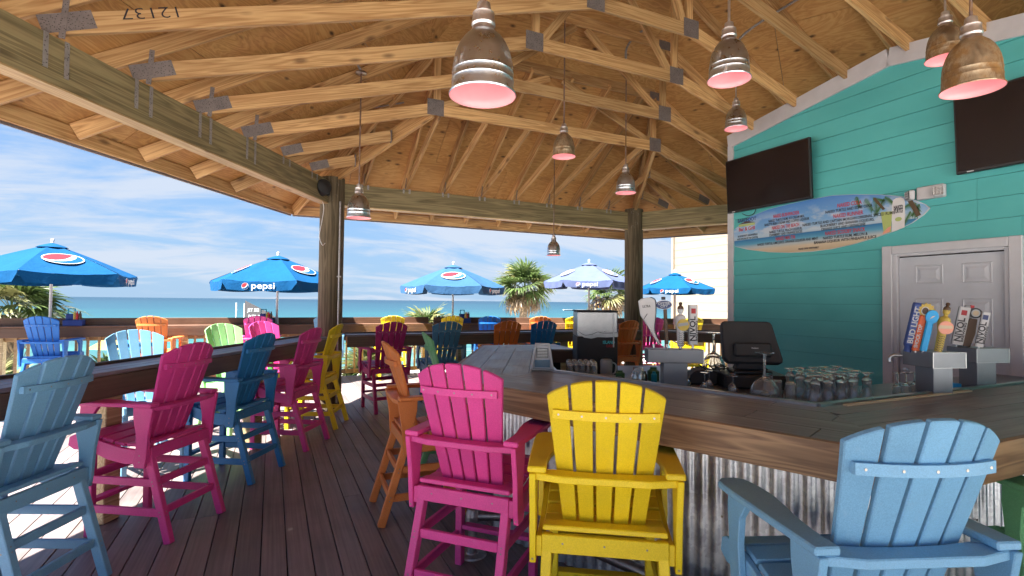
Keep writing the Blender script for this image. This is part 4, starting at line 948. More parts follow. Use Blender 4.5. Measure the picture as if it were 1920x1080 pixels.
CH = [
 ('lblue', -0.93, 3.43, -66, 'pale blue bar chair cut by the left edge at the drink ledge', g1),
 ('magenta', -0.448, 4.19, -58, 'magenta bar chair beside the square ledge post in the left foreground', g1),
 ('mblue', -0.016, 5.17, -60, 'deep blue bar chair between two magenta ones at the left ledge', g1),
 ('magenta', 0.463, 6.02, -60, 'magenta bar chair between the deep blue and the yellow chair at the left ledge', g1),
 ('yellow', 0.811, 6.88, -68, 'yellow bar chair in front of the left round post', g1),
 ('lblue', -1.199, 6.00, 150, 'light blue bar chair with sunlit edge seen over the left ledge', g2),
 ('lgreen', -0.575, 7.28, 142, 'pale green bar chair facing us over the left ledge', g2),
 ('hotpink', -0.146, 7.9, 140, 'pink bar chair facing us over the left ledge, in front of another pink back', g2),
 ('rblue', -3.25, 10.28, 12, 'bright blue bar chair at the railing under the leftmost umbrella', g3),
 ('orange', -1.82, 10.28, 9, 'orange bar chair at the railing left of the pale green chair', g3),
 ('hotpink', -0.234, 10.28, 8, 'pink bar chair at the railing beneath the second umbrella', g3),
 ('lblue', 0.93, 10.25, 8, 'light blue bar chair mostly hidden behind the left round post', g3),
 ('yellow', 2.18, 10.30, 4, 'yellow bar chair at the railing behind the shade-darkened magenta chair', g3),
 ('yellow', 3.40, 10.25, 4, 'yellow bar chair at the railing below the third umbrella pole', g3),
 ('rblue', 4.09, 9.94, 12, 'bright blue bar chair at the railing left of the palm trunk', g3),
 ('orange', 5.15, 9.70, 14, 'orange bar chair at the railing right of the palm trunk', g3),
 ('yellow', 5.96, 9.60, 12, 'yellow bar chair at the railing just left of the slush machine', g3),
 ('hotpink', 7.50, 8.95, 25, 'pink bar chair at the railing just right of the right round post', g3),
 ('yellow', 8.45, 8.72, 16, 'yellow bar chair at the railing behind the tap handles', g3),
 ('magenta_shade', 1.566, 7.35, -10, 'magenta bar chair with shade in its colour at the far ledge, nearest the left round post', g4),  # same magenta as the others, darkened in colour for its shaded spot
 ('sblue', 2.40, 7.42, -4, 'grey blue bar chair at the far ledge behind the green one', g4),
 ('dorange', 3.40, 7.45, 0, 'burnt orange bar chair at the far ledge behind the bar top', g4),
 ('mblue', 4.03, 7.41, 0, 'dark blue bar chair at the far ledge left of the slush machine', g4),
 ('dorange', 5.72, 7.38, -8, 'orange bar chair in front of the right round post', g4),
 ('orange', 0.745, 3.93, 93, 'orange bar chair seen side on at the left end of the bar', g5),
 ('green', 1.32, 4.95, 100, 'green bar chair seen side on beyond the orange one', g5),
 ('hotpink', 0.80, 2.43, 46, 'large magenta bar chair at the bar beside the yellow one', g5),
 ('yellow', 1.185, 1.69, 33, 'large yellow bar chair at the bar in the centre foreground', g5),
 ('lblue', 1.655, 0.79, 20, 'large light blue bar chair in the lower right foreground', g5),
 ('green', 2.70, 0.42, 24, 'green bar chair cut by the right edge, only an arm in view', g5),
]
for c_ in CH: chair(*c_)

# ------------------------------------------------------------------ pendant lamps
def pendant(x, y, z, D, shade, rod, ztop, lab, canopy=True, conduit=None):
    """z = centre height of the opening rim"""
    k = D / 0.27; th = thing('pendant_lamp', lab, 'pendant lamp', T((x, y, z)), 'pendant lamps under the roof'); mw = T((x, y, z)) @ Matrix.Scale(k, 4)
    pr = [(0.135, 0.0), (0.137, 0.005), (0.1275, 0.011), (0.1255, 0.035), (0.1250, 0.056), (0.1262, 0.059), (0.1245, 0.063), (0.1240, 0.088), (0.1255, 0.092), (0.1235, 0.097), (0.1215, 0.125), (0.116, 0.155), (0.107, 0.185), (0.094, 0.213), (0.078, 0.236), (0.062, 0.252), (0.052, 0.262)]
    lathe('shade', pr, M[shade], th, mw, 40)
    ins = [(0.1335, 0.0005), (0.1255, 0.010), (0.1225, 0.035), (0.1205, 0.095), (0.117, 0.10), (0.106, 0.15), (0.09, 0.195), (0.068, 0.232), (0.0, 0.245)]
    lathe('reflector', ins, M['lampin'], th, mw, 40)
    lathe('bulb', [(0, 0.10), (0.022, 0.11), (0.034, 0.135), (0.034, 0.155), (0.02, 0.19), (0.016, 0.22)], M['bulb'], th, mw, 20)
    lathe('neck', [(0.052, 0.258), (0.046, 0.270), (0.044, 0.283), (0.049, 0.292), (0.047, 0.305), (0.043, 0.33), (0.045, 0.338), (0.030, 0.345), (0.027, 0.38), (0.020, 0.385), (0.011, 0.39)], M['neck'], th, mw, 24)
    zt = z + 0.385 * k
    tube('rod', [(x, y, zt), (x, y, ztop)], 0.0085, M[rod], th, seg=8)
    lathe('canopy', [(0, 0.03), (0.03, 0.03), (0.06, 0.02), (0.062, 0.004), (0.055, 0.0), (0.0, 0.0)], M['steel'], th, T((x, y, ztop)), 24)
    if conduit: tube('conduit', smooth_path(conduit, 5), 0.015, M['strap'], th, seg=8)
pendant(0.757, 1.951, 2.40, 0.27, 'lampm', 'neck', 4.0, 'largest nearby pendant lamp with speckled rust, top centre of the photo')
pendant(0.865, 6.034, 2.49, 0.27, 'lampm', 'rod', 4.13, 'pendant lamp in front of the left round post and far beam', conduit=[(0.865, 6.034, 4.16), (0.80, 6.0, 4.3), (0.78, 5.98, 4.75)])
pendant(3.014, 5.168, 3.24, 0.27, 'lampr', 'rod', 5.05, 'pendant lamp high up near the end of the thin conduit')
pendant(4.248, 5.648, 3.03, 0.27, 'lampm', 'rod', 4.76, 'pendant lamp hanging above the right round post', conduit=[(4.248, 5.648, 4.78), (4.25, 5.645, 4.98), (4.36, 5.59, 5.15), (4.64, 5.46, 5.38)])
pendant(4.193, 7.492, 2.335, 0.237, 'lampm', 'rod', 4.0, 'lowest pendant lamp, seen against the sky above the palm', conduit=[(4.193, 7.492, 4.03), (4.16, 7.48, 4.13), (4.0, 7.45, 4.18), (3.4, 7.35, 4.22), (1.9, 7.25, 4.2), (1.2, 7.2, 4.18)])
pendant(2.699, 2.489, 3.04, 0.27, 'lampm', 'neck', 4.9, 'pendant lamp at upper right of centre with smooth brushed shade')
pendant(5.159, 4.65, 3.73, 0.27, 'lampm', 'neck', 4.66, 'small pendant lamp above the corner of the turquoise wall', conduit=[(5.159, 4.65, 4.68), (5.17, 4.63, 4.82), (5.3, 4.45, 4.98), (5.75, 4.0, 5.3)])
pendant(4.8, 2.275, 3.52, 0.27, 'lampr', 'neck', 4.7, 'brown rusty pendant lamp, left one of the pair at the upper right')
pendant(3.294, 1.447, 2.70, 0.27, 'lampr', 'rod', 4.3, 'brown rusty pendant lamp, nearer one of the pair at the upper right')
cd = tube('conduit', smooth_path([(1.55, 6.9, 4.22), (1.2, 6.9, 4.1), (0.7, 6.9, 3.95)], 4), 0.01, M['galv']); tag(cd, 'thin grey conduit tied under the rafters near the left round post', 'conduit')

# ------------------------------------------------------------------ umbrellas
def globe_logo(th, fm, s, mats, sq=1.0):
    w_, rd, bl = mats
    prism('logo', [(x_ * sq, y_) for x_, y_ in ell(s, s, 36)], 0.0, 0.0012, w_, th, fm)
    def arc(a0, a1, n_): return [(s * 0.93 * math.cos(R(a0 + (a1 - a0) * i / n_)) * sq, s * 0.93 * math.sin(R(a0 + (a1 - a0) * i / n_))) for i in range(n_ + 1)]
    red = arc(52, 190, 14) + [(s * x_ * sq, s * y_) for x_, y_ in ((-0.70, -0.32), (-0.42, -0.36), (-0.12, -0.26), (0.12, -0.04), (0.30, 0.24), (0.44, 0.50))]
    prism('logo', red, 0.0016, 0.0026, rd, th, fm)
    blu = arc(-142, 38, 18) + [(s * x_ * sq, s * y_) for x_, y_ in ((0.66, 0.30), (0.56, 0.02), (0.36, -0.24), (0.08, -0.44), (-0.26, -0.54), (-0.55, -0.56))]
    prism('logo', blu, 0.0016, 0.0026, bl, th, fm)
def umbrella(x, y, ztop, rad, rot, mat, lab, wmat='pwhite', rmat='pred', zbase=1.08):
    th = thing('beach_umbrella', lab, 'umbrella', T((x, y, zbase)), 'blue umbrellas along the railing')
    k = rad / 1.15; tube('pole', [(x, y, 0.0 if zbase < 2 else 0), (x, y, ztop - 0.02)], 0.021, M['lgrey'], th, seg=12)
    lathe('finial', [(0.03, 0), (0.018, 0.02), (0.03, 0.035), (0.022, 0.06), (0, 0.068)], M['pwhite'], th, T((x, y, ztop)), 14)
    lathe('collar', [(0.024, 0.14), (0.032, 0.13), (0.034, 0.02), (0.045, 0.0)], M['pwhite'], th, T((x, y, 1.082)), 16)
    drop = 0.46 * k; zr = ztop - 0.03 - drop
    def P(i, r_, z_): a = rot + i * math.pi / 3; return Vector((x + math.cos(a) * r_, y + math.sin(a) * r_, z_))
    for i in range(6):
        # panel with slight sag between ribs
        vs_, fs = [], []; nr_, nc = 8, 8
        for j in range(nr_ + 1):
            t_ = 0.06 + 0.94 * j / nr_
            for c in range(nc + 1):
                s_ = c / nc; p = P(i, rad * t_, ztop - 0.03 - drop * (t_ ** 1.12)).lerp(P(i + 1, rad * t_, ztop - 0.03 - drop * (t_ ** 1.12)), s_)
                p.z -= 0.035 * k * t_ * 4 * s_ * (1 - s_) ; p.z += 0.006 * k * math.sin(s_ * 17 + i) * t_; vs_.append(p)
        for j in range(nr_):
            for c in range(nc): a = j * (nc + 1) + c; fs.append((a, a + 1, a + nc + 2, a + nc + 1))
        pn = link('canopy_panel', mesh(vs_, fs, True), M[mat], th)
        # valance
        vs_, fs = [], []; nc2 = 14
        for c in range(nc2 + 1):
            s_ = c / nc2; p = P(i, rad, zr).lerp(P(i + 1, rad, zr), s_); p.z -= 0.035 * k * 4 * s_ * (1 - s_)
            outv = (Vector((p.x - x, p.y - y, 0))).normalized(); ed = min(s_, 1 - s_); L = 0.155 * k * (1 if ed > 0.07 else (0.25 + 0.75 * math.sin(ed / 0.07 * math.pi / 2)))
            wv = 0.012 * math.sin(s_ * 20 + i * 2)
            for q in range(4): tt = q / 3; vs_.append(p + outv * (0.012 * tt + wv * tt) - Vector((0, 0, L * tt)))
        for c in range(nc2):
            for q in range(3): a = c * 4 + q; fs.append((a, a + 1, a + 5, a + 4))
        link('valance', mesh(vs_, fs, True), M[mat], th)
        tube('rib', [P(i, 0.05, ztop - 0.06), P(i, rad * 0.99, zr - 0.012)], 0.008, M['lgrey'], th, seg=6)
        # decals
        mid_a = (P(i, 1, 0) + P(i + 1, 1, 0)) / 2 - Vector((x, y, 0)); ov = mid_a.normalized(); alv = Vector((-ov.y, ov.x, 0))
        ap = math.cos(math.pi / 6)
        if i % 2 == 0:
            c0 = Vector((x, y, zr - 0.035 * k - 0.075 * k)) + ov * (rad * ap + 0.032)
            fm = frame(c0, alv, (0, 0, 1))
            if fm.col[2].xyz.dot(ov) < 0: fm = frame(c0, -alv, (0, 0, 1))
            globe_logo(th, fm @ T((-0.215 * k, 0, 0)), 0.055 * k, (M[wmat], M[rmat], M[mat]))
            text('lettering', 'pepsi', 0.15 * k, M[wmat], th, fm @ T((0.06 * k, 0.008, 0)), 0.36 * k, 0.012)
        else:
            tm = 0.60; rr_ = rad * ap * tm; zc = ztop - 0.03 - drop * (tm ** 1.12)
            slope = Vector((ov.x * rad * ap, ov.y * rad * ap, -drop * 1.09 - 0.03 * k)).normalized()
            up_ = -slope; nrm = up_.cross(alv); 
            if nrm.z < 0: nrm = -nrm
            c0 = Vector((x, y, zc)) + ov * rr_ + nrm * 0.012
            fm = frame(c0, alv, up_)
            if fm.col[2].z < 0: fm = frame(c0, -alv, up_)
            globe_logo(th, fm, 0.175 * k, (M[wmat], M[rmat], M[mat]), 1.45)
    lathe('vent_cap', [(0.0, 0.0), (0.05, -0.012), (0.16 * k, -0.05 * k), (0.20 * k, -0.075 * k)], M[mat], th, T((x, y, ztop - 0.005)), 24)
umbrella(-3.35, 11.10, 2.47, 1.22, R(-151), 'pblue', 'bright blue parasol at the far left with a big round logo')
umbrella(0.09, 11.10, 2.42, 1.22, R(-136), 'pblue', 'bright blue parasol left of the round post, logo word on its front flap')
umbrella(3.62, 10.98, 2.375, 1.14, R(-198), 'pblue_f', 'faded blue parasol in the middle with the round logo facing us')
umbrella(6.65, 10.20, 2.50, 1.05, R(-155), 'pblue_l', 'pale sun bleached parasol left of the right round post', 'pwhite', 'ppale')
umbrella(8.52, 9.44, 2.29, 0.87, R(-170), 'pblue', 'small bright blue parasol in front of the cream building')
# ------------------------------------------------------------------ condiment caddies on the rail
def caddy(x, y, lab):
    th = thing('condiment_caddy', lab, 'caddy', T((x, y, 1.082)), 'condiment caddies on the railing')
    box('tray', (x, y, 1.135), (0.26, 0.17, 0.10), M['caddy'], th, 0.008)
    box('holder', (x - 0.03, y + 0.02, 1.235), (0.15, 0.09, 0.10), M['caddy'], th, 0.006)
    for s_ in (-1, 1): box('handle', (x - 0.04 + s_ * 0.045, y + 0.02, 1.32), (0.015, 0.02, 0.08), M['teal2'], th)
    box('handle', (x - 0.04, y + 0.02, 1.366), (0.105, 0.02, 0.016), M['teal2'], th)
    for q, (dx, m_) in enumerate(((0.05, 'ired'), (0.09, 'brown'), (0.02, 'gold'))):
        lathe('bottle', [(0, 0), (0.022, 0), (0.022, 0.09), (0.010, 0.115), (0.012, 0.135), (0, 0.14)], M[m_], th, T((x + dx, y - 0.04, 1.19)), 14, True)
caddy(-3.0, 10.98, 'blue condiment caddy on the rail beside the bright blue chair'); caddy(-0.10, 11.02, 'dark condiment caddy on the rail by the second umbrella pole'); caddy(3.86, 10.9, 'dark blue condiment caddy on the rail by the third umbrella pole')

# ------------------------------------------------------------------ palms
LEAF = {}
def fan_leaf(seed, droop):
    rg = random.Random(seed); vs_, fs = [], []; n_ = 22; L0 = 0.50   # petiole then fan, along +X
    vs_ += [(0, -0.012, 0), (0, 0.012, 0), (L0, 0.008, 0.05), (L0, -0.008, 0.05)]; fs.append((0, 1, 2, 3))
    for i in range(n_):
        a = R(-105) + R(210) * i / (n_ - 1) + rg.uniform(-0.05, 0.05); L = (0.80 - 0.22 * abs(a) / R(105)) * rg.uniform(0.8, 1.1)
        w = 0.034; b = Vector((L0, 0, 0.05)); d = Vector((math.cos(a), math.sin(a), 0)); sd = Vector((-d.y, d.x, 0))
        fold = 0.10 * abs(math.sin(a)); dr = droop * rg.uniform(0.7, 1.3)
        p1 = b + d * L * 0.5 + Vector((0, 0, fold * L + 0.02 - dr * 0.06)); p2 = b + d * L * 0.80 + Vector((0, 0, fold * L - dr * 0.20)); p3 = b + d * L * 0.98 + Vector((0, 0, fold * L - dr * 0.42))
        k = len(vs_); vs_ += [b, p1 + sd * w, p1 - sd * w + Vector((0, 0, 0.012)), p2 + sd * w * 0.7, p2 - sd * w * 0.7, p3]
        fs += [(k, k + 2, k + 1), (k + 1, k + 2, k + 4, k + 3), (k + 3, k + 4, k + 5)]
    return mesh(vs_, fs)
for i in range(4): LEAF[('g', i)] = fan_leaf(i, 0.5); LEAF[('d', i)] = fan_leaf(20 + i, 1.0)
for k, (a_, b_, tr) in dict(leafg=((0.03, 0.065, 0.015), (0.10, 0.14, 0.04), 0.3), leafd=((0.09, 0.055, 0.03), (0.27, 0.19, 0.11), 0.15), leafy=((0.09, 0.10, 0.03), (0.22, 0.21, 0.08), 0.3)).items():
    t = NT(k); c = t.mix(t.rng(t.noise(t.coords((1, 1, 1)), 9, 3), 0.3, 0.7), a_, b_); br = t.rng(t.oi.outputs['Random'], 0, 1, 0.7, 1.25)
    hs = t.n.new('ShaderNodeVectorMath'); hs.operation = 'SCALE'; t.lk(c, hs.inputs[0]); t.lk(br, hs.inputs['Scale']); t.set(Base_Color=hs.outputs[0], Roughness=0.5)
    trn = t.n.new('ShaderNodeBsdfTranslucent'); t.lk(hs.outputs[0], trn.inputs[0]); mx = t.n.new('ShaderNodeMixShader'); mx.inputs[0].default_value = tr
    o_ = t.n['Material Output']; t.lk(t.b.outputs[0], mx.inputs[1]); t.lk(trn.outputs[0], mx.inputs[2]); t.lk(mx.outputs[0], o_.inputs[0]); M[k] = t.m
M['trunk'] = plain('palm_trunk', (0.16, 0.125, 0.09), 0.9, 0, 0.35, 25, 0.8, 40)
def palm(x, y, zc, s, n_, dead, lab, seed, grp=None, low=-35):
    rg = random.Random(seed); th = thing('palm_tree', lab, 'palm tree', T((x, y, -3.0)), grp)
    H = zc - 0.25 * s + 3.05
    if H > 0.5:
        pts = [(x + 0.1 * math.sin(i * 0.7 + seed), y, -3.05 + H * i / 7) for i in range(8)]; pts[-1] = (x, y, -3.05 + H)
        tube('trunk', pts, [0.17 * s ** 0.3 + 0.02 * (i % 2) for i in range(8)], M['trunk'], th, seg=12)
    for i in range(n_):
        t_ = i / n_; az = i * 2.39996 + rg.uniform(-0.2, 0.2)
        if t_ > 1 - dead: el = R(rg.uniform(-62, low + 12)); kind = 'd'; mt = 'leafd'
        else: el = R(78 - 100 * (t_ / (1 - dead)) ** 0.9 + rg.uniform(-8, 8)); kind = 'g' if t_ < 0.5 else rg.choice('gd'); mt = 'leafg' if rg.random() < 0.72 else 'leafy'
        sc_ = s * rg.uniform(0.85, 1.12) * (0.78 if mt == 'leafd' else 1.0)
        mw = T((x, y, zc - 0.15 * s)) @ Rz(az) @ Ry(-el) @ Rx(rg.uniform(-0.5, 0.5)) @ Matrix.Scale(sc_, 4)
        link('frond', LEAF[(kind, rg.randrange(4))], M[mt], th, mw)
g = 'palms between the railing and the beach'
palm(-6.30, 18.2, 1.35, 1.25, 40, 0.25, 'bushy fan palm at the left edge beneath the big blue umbrella', 1, g)
palm(11.42, 23.36, 2.30, 1.42, 46, 0.42, 'fan palm with pale dead skirt and slim trunk, centre right', 2, g, -20)
palm(17.55, 24.9, 2.05, 1.48, 44, 0.55, 'fan palm partly hidden by the pale umbrella, mostly dry fronds', 3, g, -15)
palm(5.45, 19.6, 0.45, 1.02, 38, 0.25, 'low fan palm whose crown just clears the railing, middle', 4, g)
palm(-5.9, 16.5, -0.9, 0.95, 34, 0.3, 'low palmetto seen through the balusters at the far left', 5, g)
palm(-4.3, 18.6, -1.0, 1.0, 34, 0.15, 'low palmetto seen through the balusters beside the bright blue chair', 6, g)
palm(-2.4, 18.4, -0.9, 1.0, 34, 0.15, 'low palmetto seen through the balusters behind the orange chair', 7, g)
palm(0.4, 17.5, -1.0, 0.95, 30, 0.3, 'low palmetto seen through the balusters left of the round post', 8, g)
palm(2.55, 15.0, -0.5, 1.0, 36, 0.35, 'low palmetto behind the yellow chair and the ledge', 9, g)
palm(-8.2, 20.0, -0.6, 1.1, 30, 0.3, 'palmetto clump at the extreme left behind the railing', 10, g)
# ------------------------------------------------------------------ beach things
bu = thing('beach_umbrella', 'yellow and blue beach umbrella standing on the sand beyond the balusters', 'umbrella', T((-7.4, 36, -3.1)))
tube('pole', [(-7.4, 36, -3.1), (-7.4, 36, -0.5)], 0.025, M['lgrey'], bu, seg=8)
for i in range(8):
    vs_, fs = [(-7.4, 36, -0.55)], []
    for q in range(4): a = (i + q / 3) * math.pi / 4; vs_.append((-7.4 + 1.75 * math.cos(a), 36 + 1.75 * math.sin(a), -1.25))
    for q in range(4): a = (i + q / 3) * math.pi / 4; vs_.insert(1 + q, (-7.4 + 1.0 * math.cos(a), 36 + 1.0 * math.sin(a), -0.75))
    for q in range(3): fs += [(0, 1 + q, 2 + q), (1 + q, 5 + q, 6 + q, 2 + q)]
    link('canopy_panel', mesh(vs_, fs, True), M['gold'] if i % 3 else M['rblue'], bu)
fg = thing('flag', 'grey pennant flag lettered JET SKI RENTALS on a white pole', 'flag', T((-1.9, 44.5, -3.3)))
tube('pole', [(-1.9, 44.5, -3.3), (-1.9, 44.5, 1.2)], 0.05, M['pwhite'], fg, seg=8); tube('pole', [(-2.45, 44.6, -3.3), (-2.45, 44.6, 1.25)], 0.05, M['pwhite'], fg, seg=8)
FF = frame((-1.85, 44.45, 0.0), (0.94, -0.33, 0), (0, 0, 1))
prism('cloth', [(0, -0.5), (2.5, -0.45), (2.35, 0.12), (1.2, 0.80), (0, 1.42)], 0, 0.02, M['flagg'], fg, FF)
text('lettering', 'JET SKI', 0.36, M['pwhite'], fg, FF @ T((0.62, 0.68, 0.03)), 0.85, 0.02); text('lettering', 'RENTALS', 0.52, M['pwhite'], fg, FF @ T((1.12, 0.12, 0.03)), 1.75, 0.025)
bo = thing('speedboat', 'tiny white speedboat with a long foam wake on the sea', 'boat', T((196, 240, -3.2)))
BF = T((196, 240, -3.0)) @ Rz(R(-20))
prism('hull', [(-3, -1), (2, -1), (3.6, 0), (2, 1), (-3, 1)], 0, 1.2, M['pwhite'], bo, BF, 0.2); prism('cabin', [(-1.2, -0.7), (0.9, -0.7), (0.9, 0.7), (-1.2, 0.7)], 1.21, 2.0, M['lgrey'], bo, BF, 0.15)
vs_, fs = [], []
for i in range(20): s_ = -3 - i * 2.4; w_ = 0.8 + 0.12 * i; vs_ += [(s_, -w_, 0.9 * (1 - i / 20) + 0.1), (s_, w_, 0.7 * (1 - i / 20) + 0.1), (s_, 0, -0.2)]
for i in range(19): fs += [(3 * i, 3 * i + 3, 3 * i + 5, 3 * i + 2), (3 * i + 1, 3 * i + 2, 3 * i + 5, 3 * i + 4)]
link('wake', mesh(vs_, fs, True), M['pwhite'], bo, BF)

# ------------------------------------------------------------------ things in the bar
# slush machine
om = thing('slush_machine', 'frozen drink machine with steel upper case and black lower body', 'drink machine', T((2.86, 4.2, 0.86)))
dv = Vector((0.905, -0.425, 0)); OF = frame((2.86, 4.23, 0), (dv.x, dv.y, 0), (-dv.y, dv.x, 0))   # x right, y away, z up
def ob(nm, c, s, m_, bev=0.004, par=None): return link(nm, box_me(*s, bev), M[m_], par or om, OF @ T(Vector(c)))
ob('lower_body', (0, 0.20, 1.05), (0.395, 0.38, 0.372), 'blackm', 0.008); ob('upper_case', (0, 0.20, 1.3585), (0.39, 0.375, 0.243), 'steel', 0.008)
ob('lid', (0, 0.20, 1.487), (0.405, 0.39, 0.012), 'blackm', 0.003); ob('side_post', (0.155, 0.0, 1.30), (0.012, 0.012, 0.32), 'steel', 0.002)
pts = [(-0.196, 0.0), (-0.13, -0.045), (-0.06, -0.055), (0.0, -0.04), (0.08, -0.042), (0.196, -0.035), (0.196, 0.01), (-0.196, 0.03)]
prism('wave_band', pts[::-1] if area(pts) < 0 else pts, 0, 0.004, M['steel'], om, OF @ frame((0, 0.005, 1.275), (1, 0, 0), (0, 0, 1)))
tube('wave_line', smooth_path([(-0.196, 0.004, 1.225), (-0.13, 0.004, 1.18), (-0.05, 0.004, 1.19), (0.0, 0.004, 1.21), (0.06, 0.004, 1.20), (0.19, 0.004, 1.205)]), 0.0025, M['blackm'], om, OF @ T((0, -0.006, 0.075)), seg=6)
text('lettering', 'ISLAND', 0.04, M['cyan'], om, OF @ frame((0.11, 0.004, 1.185), (1, 0, 0), (0, 0, 1)), 0.115, 0.02); text('lettering', 'OASIS', 0.035, M['pred'], om, OF @ frame((0.12, 0.004, 1.150), (1, 0, 0), (0, 0, 1)), 0.07, 0.02)
ob('niche', (0.09, 0.004, 0.955), (0.13, 0.012, 0.175), 'black', 0.003)
jug = lathe('jug', [(0, 0), (0.045, 0), (0.055, 0.02), (0.06, 0.14), (0.05, 0.16), (0, 0.16)], M['grey'], om, OF @ T((0.075, -0.06, 0.87)), 20)
tube('handle', smooth_path([(0.06, 0, 0.13), (0.09, 0, 0.11), (0.085, 0, 0.04), (0.06, 0, 0.02)]), 0.007, M['lgrey'], jug, OF @ T((0.075, -0.06, 0.87)), seg=8)
bt_ = lathe('bottle', [(0, 0), (0.04, 0), (0.042, 0.07), (0.03, 0.09), (0.02, 0.13), (0.024, 0.135), (0.024, 0.155), (0, 0.155)], M['glass'], None, OF @ T((0.03, 0.2, 1.495)), 18); tag(bt_, 'clear glass jar standing on top of the slush machine', 'jar')
# upright steel holder on the inner corner of the counter
tr = thing('napkin_holder', 'bright steel napkin holder standing on the inner corner of the counter', 'napkin holder', T((1.83, 3.36, 1.07)))
NF = T((1.80, 3.37, 1.082)) @ Rz(R(-28))
for s_ in (-1, 1): link('side_frame', box_me(0.016, 0.05, 0.185, 0.003), M['pwhite'], tr, NF @ T((s_ * 0.062, 0, 0.09)) @ Ry(R(-s_ * 9)))
link('top_frame', box_me(0.105, 0.05, 0.012, 0.003), M['pwhite'], tr, NF @ T((0, 0, 0.180))); link('base', box_me(0.165, 0.09, 0.01, 0.002), M['steel'], tr, NF @ T((0, 0, 0.0)))
prism('front_panel', [(-0.068, 0.006), (0.068, 0.006), (0.048, 0.174), (-0.048, 0.174)], 0, 0.004, M['sky'] if False else M['lgrey'], tr, NF @ frame((0, 0.0, 0), (1, 0, 0), (0, 0, 1)))
link('grille', box_me(0.085, 0.004, 0.07), M['blackm'], tr, NF @ T((0, -0.006, 0.115)))
for i in range(6): link('grille_bar', box_me(0.075, 0.004, 0.004), M['steel'], tr, NF @ T((0, -0.0095, 0.088 + i * 0.011)))
link('lower_panel', box_me(0.11, 0.004, 0.055), M['bglass'], tr, NF @ T((0, -0.006, 0.040)))

# glasses ----------------------------------------------------------
def tumbler_me(r0, r1, h): return lathe_me([(0, 0), (r1, 0), (r0, h), (r0 - 0.003, h), (r1 - 0.004, 0.012), (0, 0.010)], 18)
TUM = lathe_me([(0, 0.135), (0.026, 0.135), (0.030, 0.128), (0.037, 0.0), (0.034, 0.0), (0.027, 0.120), (0, 0.122)], 20)
TAL = lathe_me([(0, 0.126), (0.012, 0.130), (0.019, 0.126), (0.0205, 0.118), (0.0195, 0.110), (0.0225, 0.104), (0.023, 0.0), (0.0205, 0.0), (0.0195, 0.098), (0, 0.104)], 20)
SCH = lathe_me([(0, 0.235), (0.045, 0.234), (0.046, 0.231), (0.008, 0.222), (0.0065, 0.205), (0.0065, 0.12), (0.012, 0.105), (0.045, 0.085), (0.066, 0.05), (0.072, 0.02), (0.070, 0.0), (0.068, 0.0), (0.070, 0.02), (0.064, 0.048), (0.044, 0.082), (0.010, 0.100), (0, 0.101)], 28)
WIN = lathe_me([(0, 0.19), (0.035, 0.189), (0.036, 0.187), (0.006, 0.18), (0.005, 0.11), (0.012, 0.10), (0.032, 0.08), (0.038, 0.045), (0.034, 0.0), (0.032, 0.0), (0.036, 0.045), (0.030, 0.078), (0, 0.096)], 22)
HUR = lathe_me([(0, 0.155), (0.032, 0.154), (0.033, 0.150), (0.014, 0.14), (0.010, 0.132), (0.020, 0.12), (0.026, 0.105), (0.020, 0.075), (0.026, 0.045), (0.036, 0.012), (0.036, 0.0), (0.034, 0.0), (0.034, 0.012), (0.024, 0.044), (0.018, 0.074), (0.022, 0.104), (0, 0.118)], 22)
def gl(me, x, y, z, lab, cat, grp=None, s=1.0):
    o = link({'glass': 'drinking_glass'}.get(cat, 'stemmed_glass') if cat != 'tumbler' else 'tumbler', me, M['glass'], None, T((x, y, z)) @ Matrix.Scale(s, 4)); tag(o, lab, cat, grp); return o
SZ = 0.981
gl(SCH, 3.02, 2.93, 1.085, 'upturned wide margarita glass left of the cash register base', 'glass', None, 1.15); gl(SCH, 2.76, 2.27, SZ + 0.02, 'upturned wide margarita glass in front of the black monitor', 'glass', None, 1.18)
gg = 'upturned stemmed glasses in the row between the two margarita glasses'
for i, (x_, y_) in enumerate(((2.60, 2.76), (2.70, 2.66), (2.60, 2.60), (2.74, 2.50), (2.66, 2.42), (2.70, 2.22))): gl(WIN, x_, y_, SZ, 'small upturned stemmed glass between the margarita glasses, %s from the left' % ('first', 'second', 'third', 'fourth', 'fifth', 'sixth')[i], 'glass', gg, 0.72)
gg = 'cluster of upturned curvy glasses right of the margarita glass'
rg = random.Random(5); ORD = ('first', 'second', 'third', 'fourth', 'fifth', 'sixth')
ROW = ('front row', 'second row', 'third row', 'back row')
for r_ in range(4):
    for c in range(5):
        x_ = 2.96 + c * 0.108 + r_ * 0.05 + rg.uniform(-0.012, 0.012); y_ = 2.08 + r_ * 0.094 - c * 0.008 + rg.uniform(-0.012, 0.012)
        gl(HUR, x_, y_, SZ, 'upturned curvy glass in the %s of the dense cluster, %s from the left' % (ROW[r_], ORD[c]), 'glass', gg, 1.12)
gg = 'tumblers at the left end of the glass cluster'
for i, (x_, y_) in enumerate(((2.86, 2.17), (2.87, 2.27), (2.95, 2.40), (3.05, 2.48))): gl(TUM, x_, y_, SZ, 'upturned tumbler at the left end of the glass cluster, %s from the front' % ORD[i], 'tumbler', gg, 0.9)
gg = 'upturned wine glasses in front of the door'
for i in range(6): gl(WIN, 3.74 + i * 0.083, 2.06 - i * 0.006, SZ, 'upturned wine glass in front of the white door, %s from the left in its row' % ORD[i], 'glass', gg, 0.80)
gg = 'tumblers on the mat in front of the slush machine'
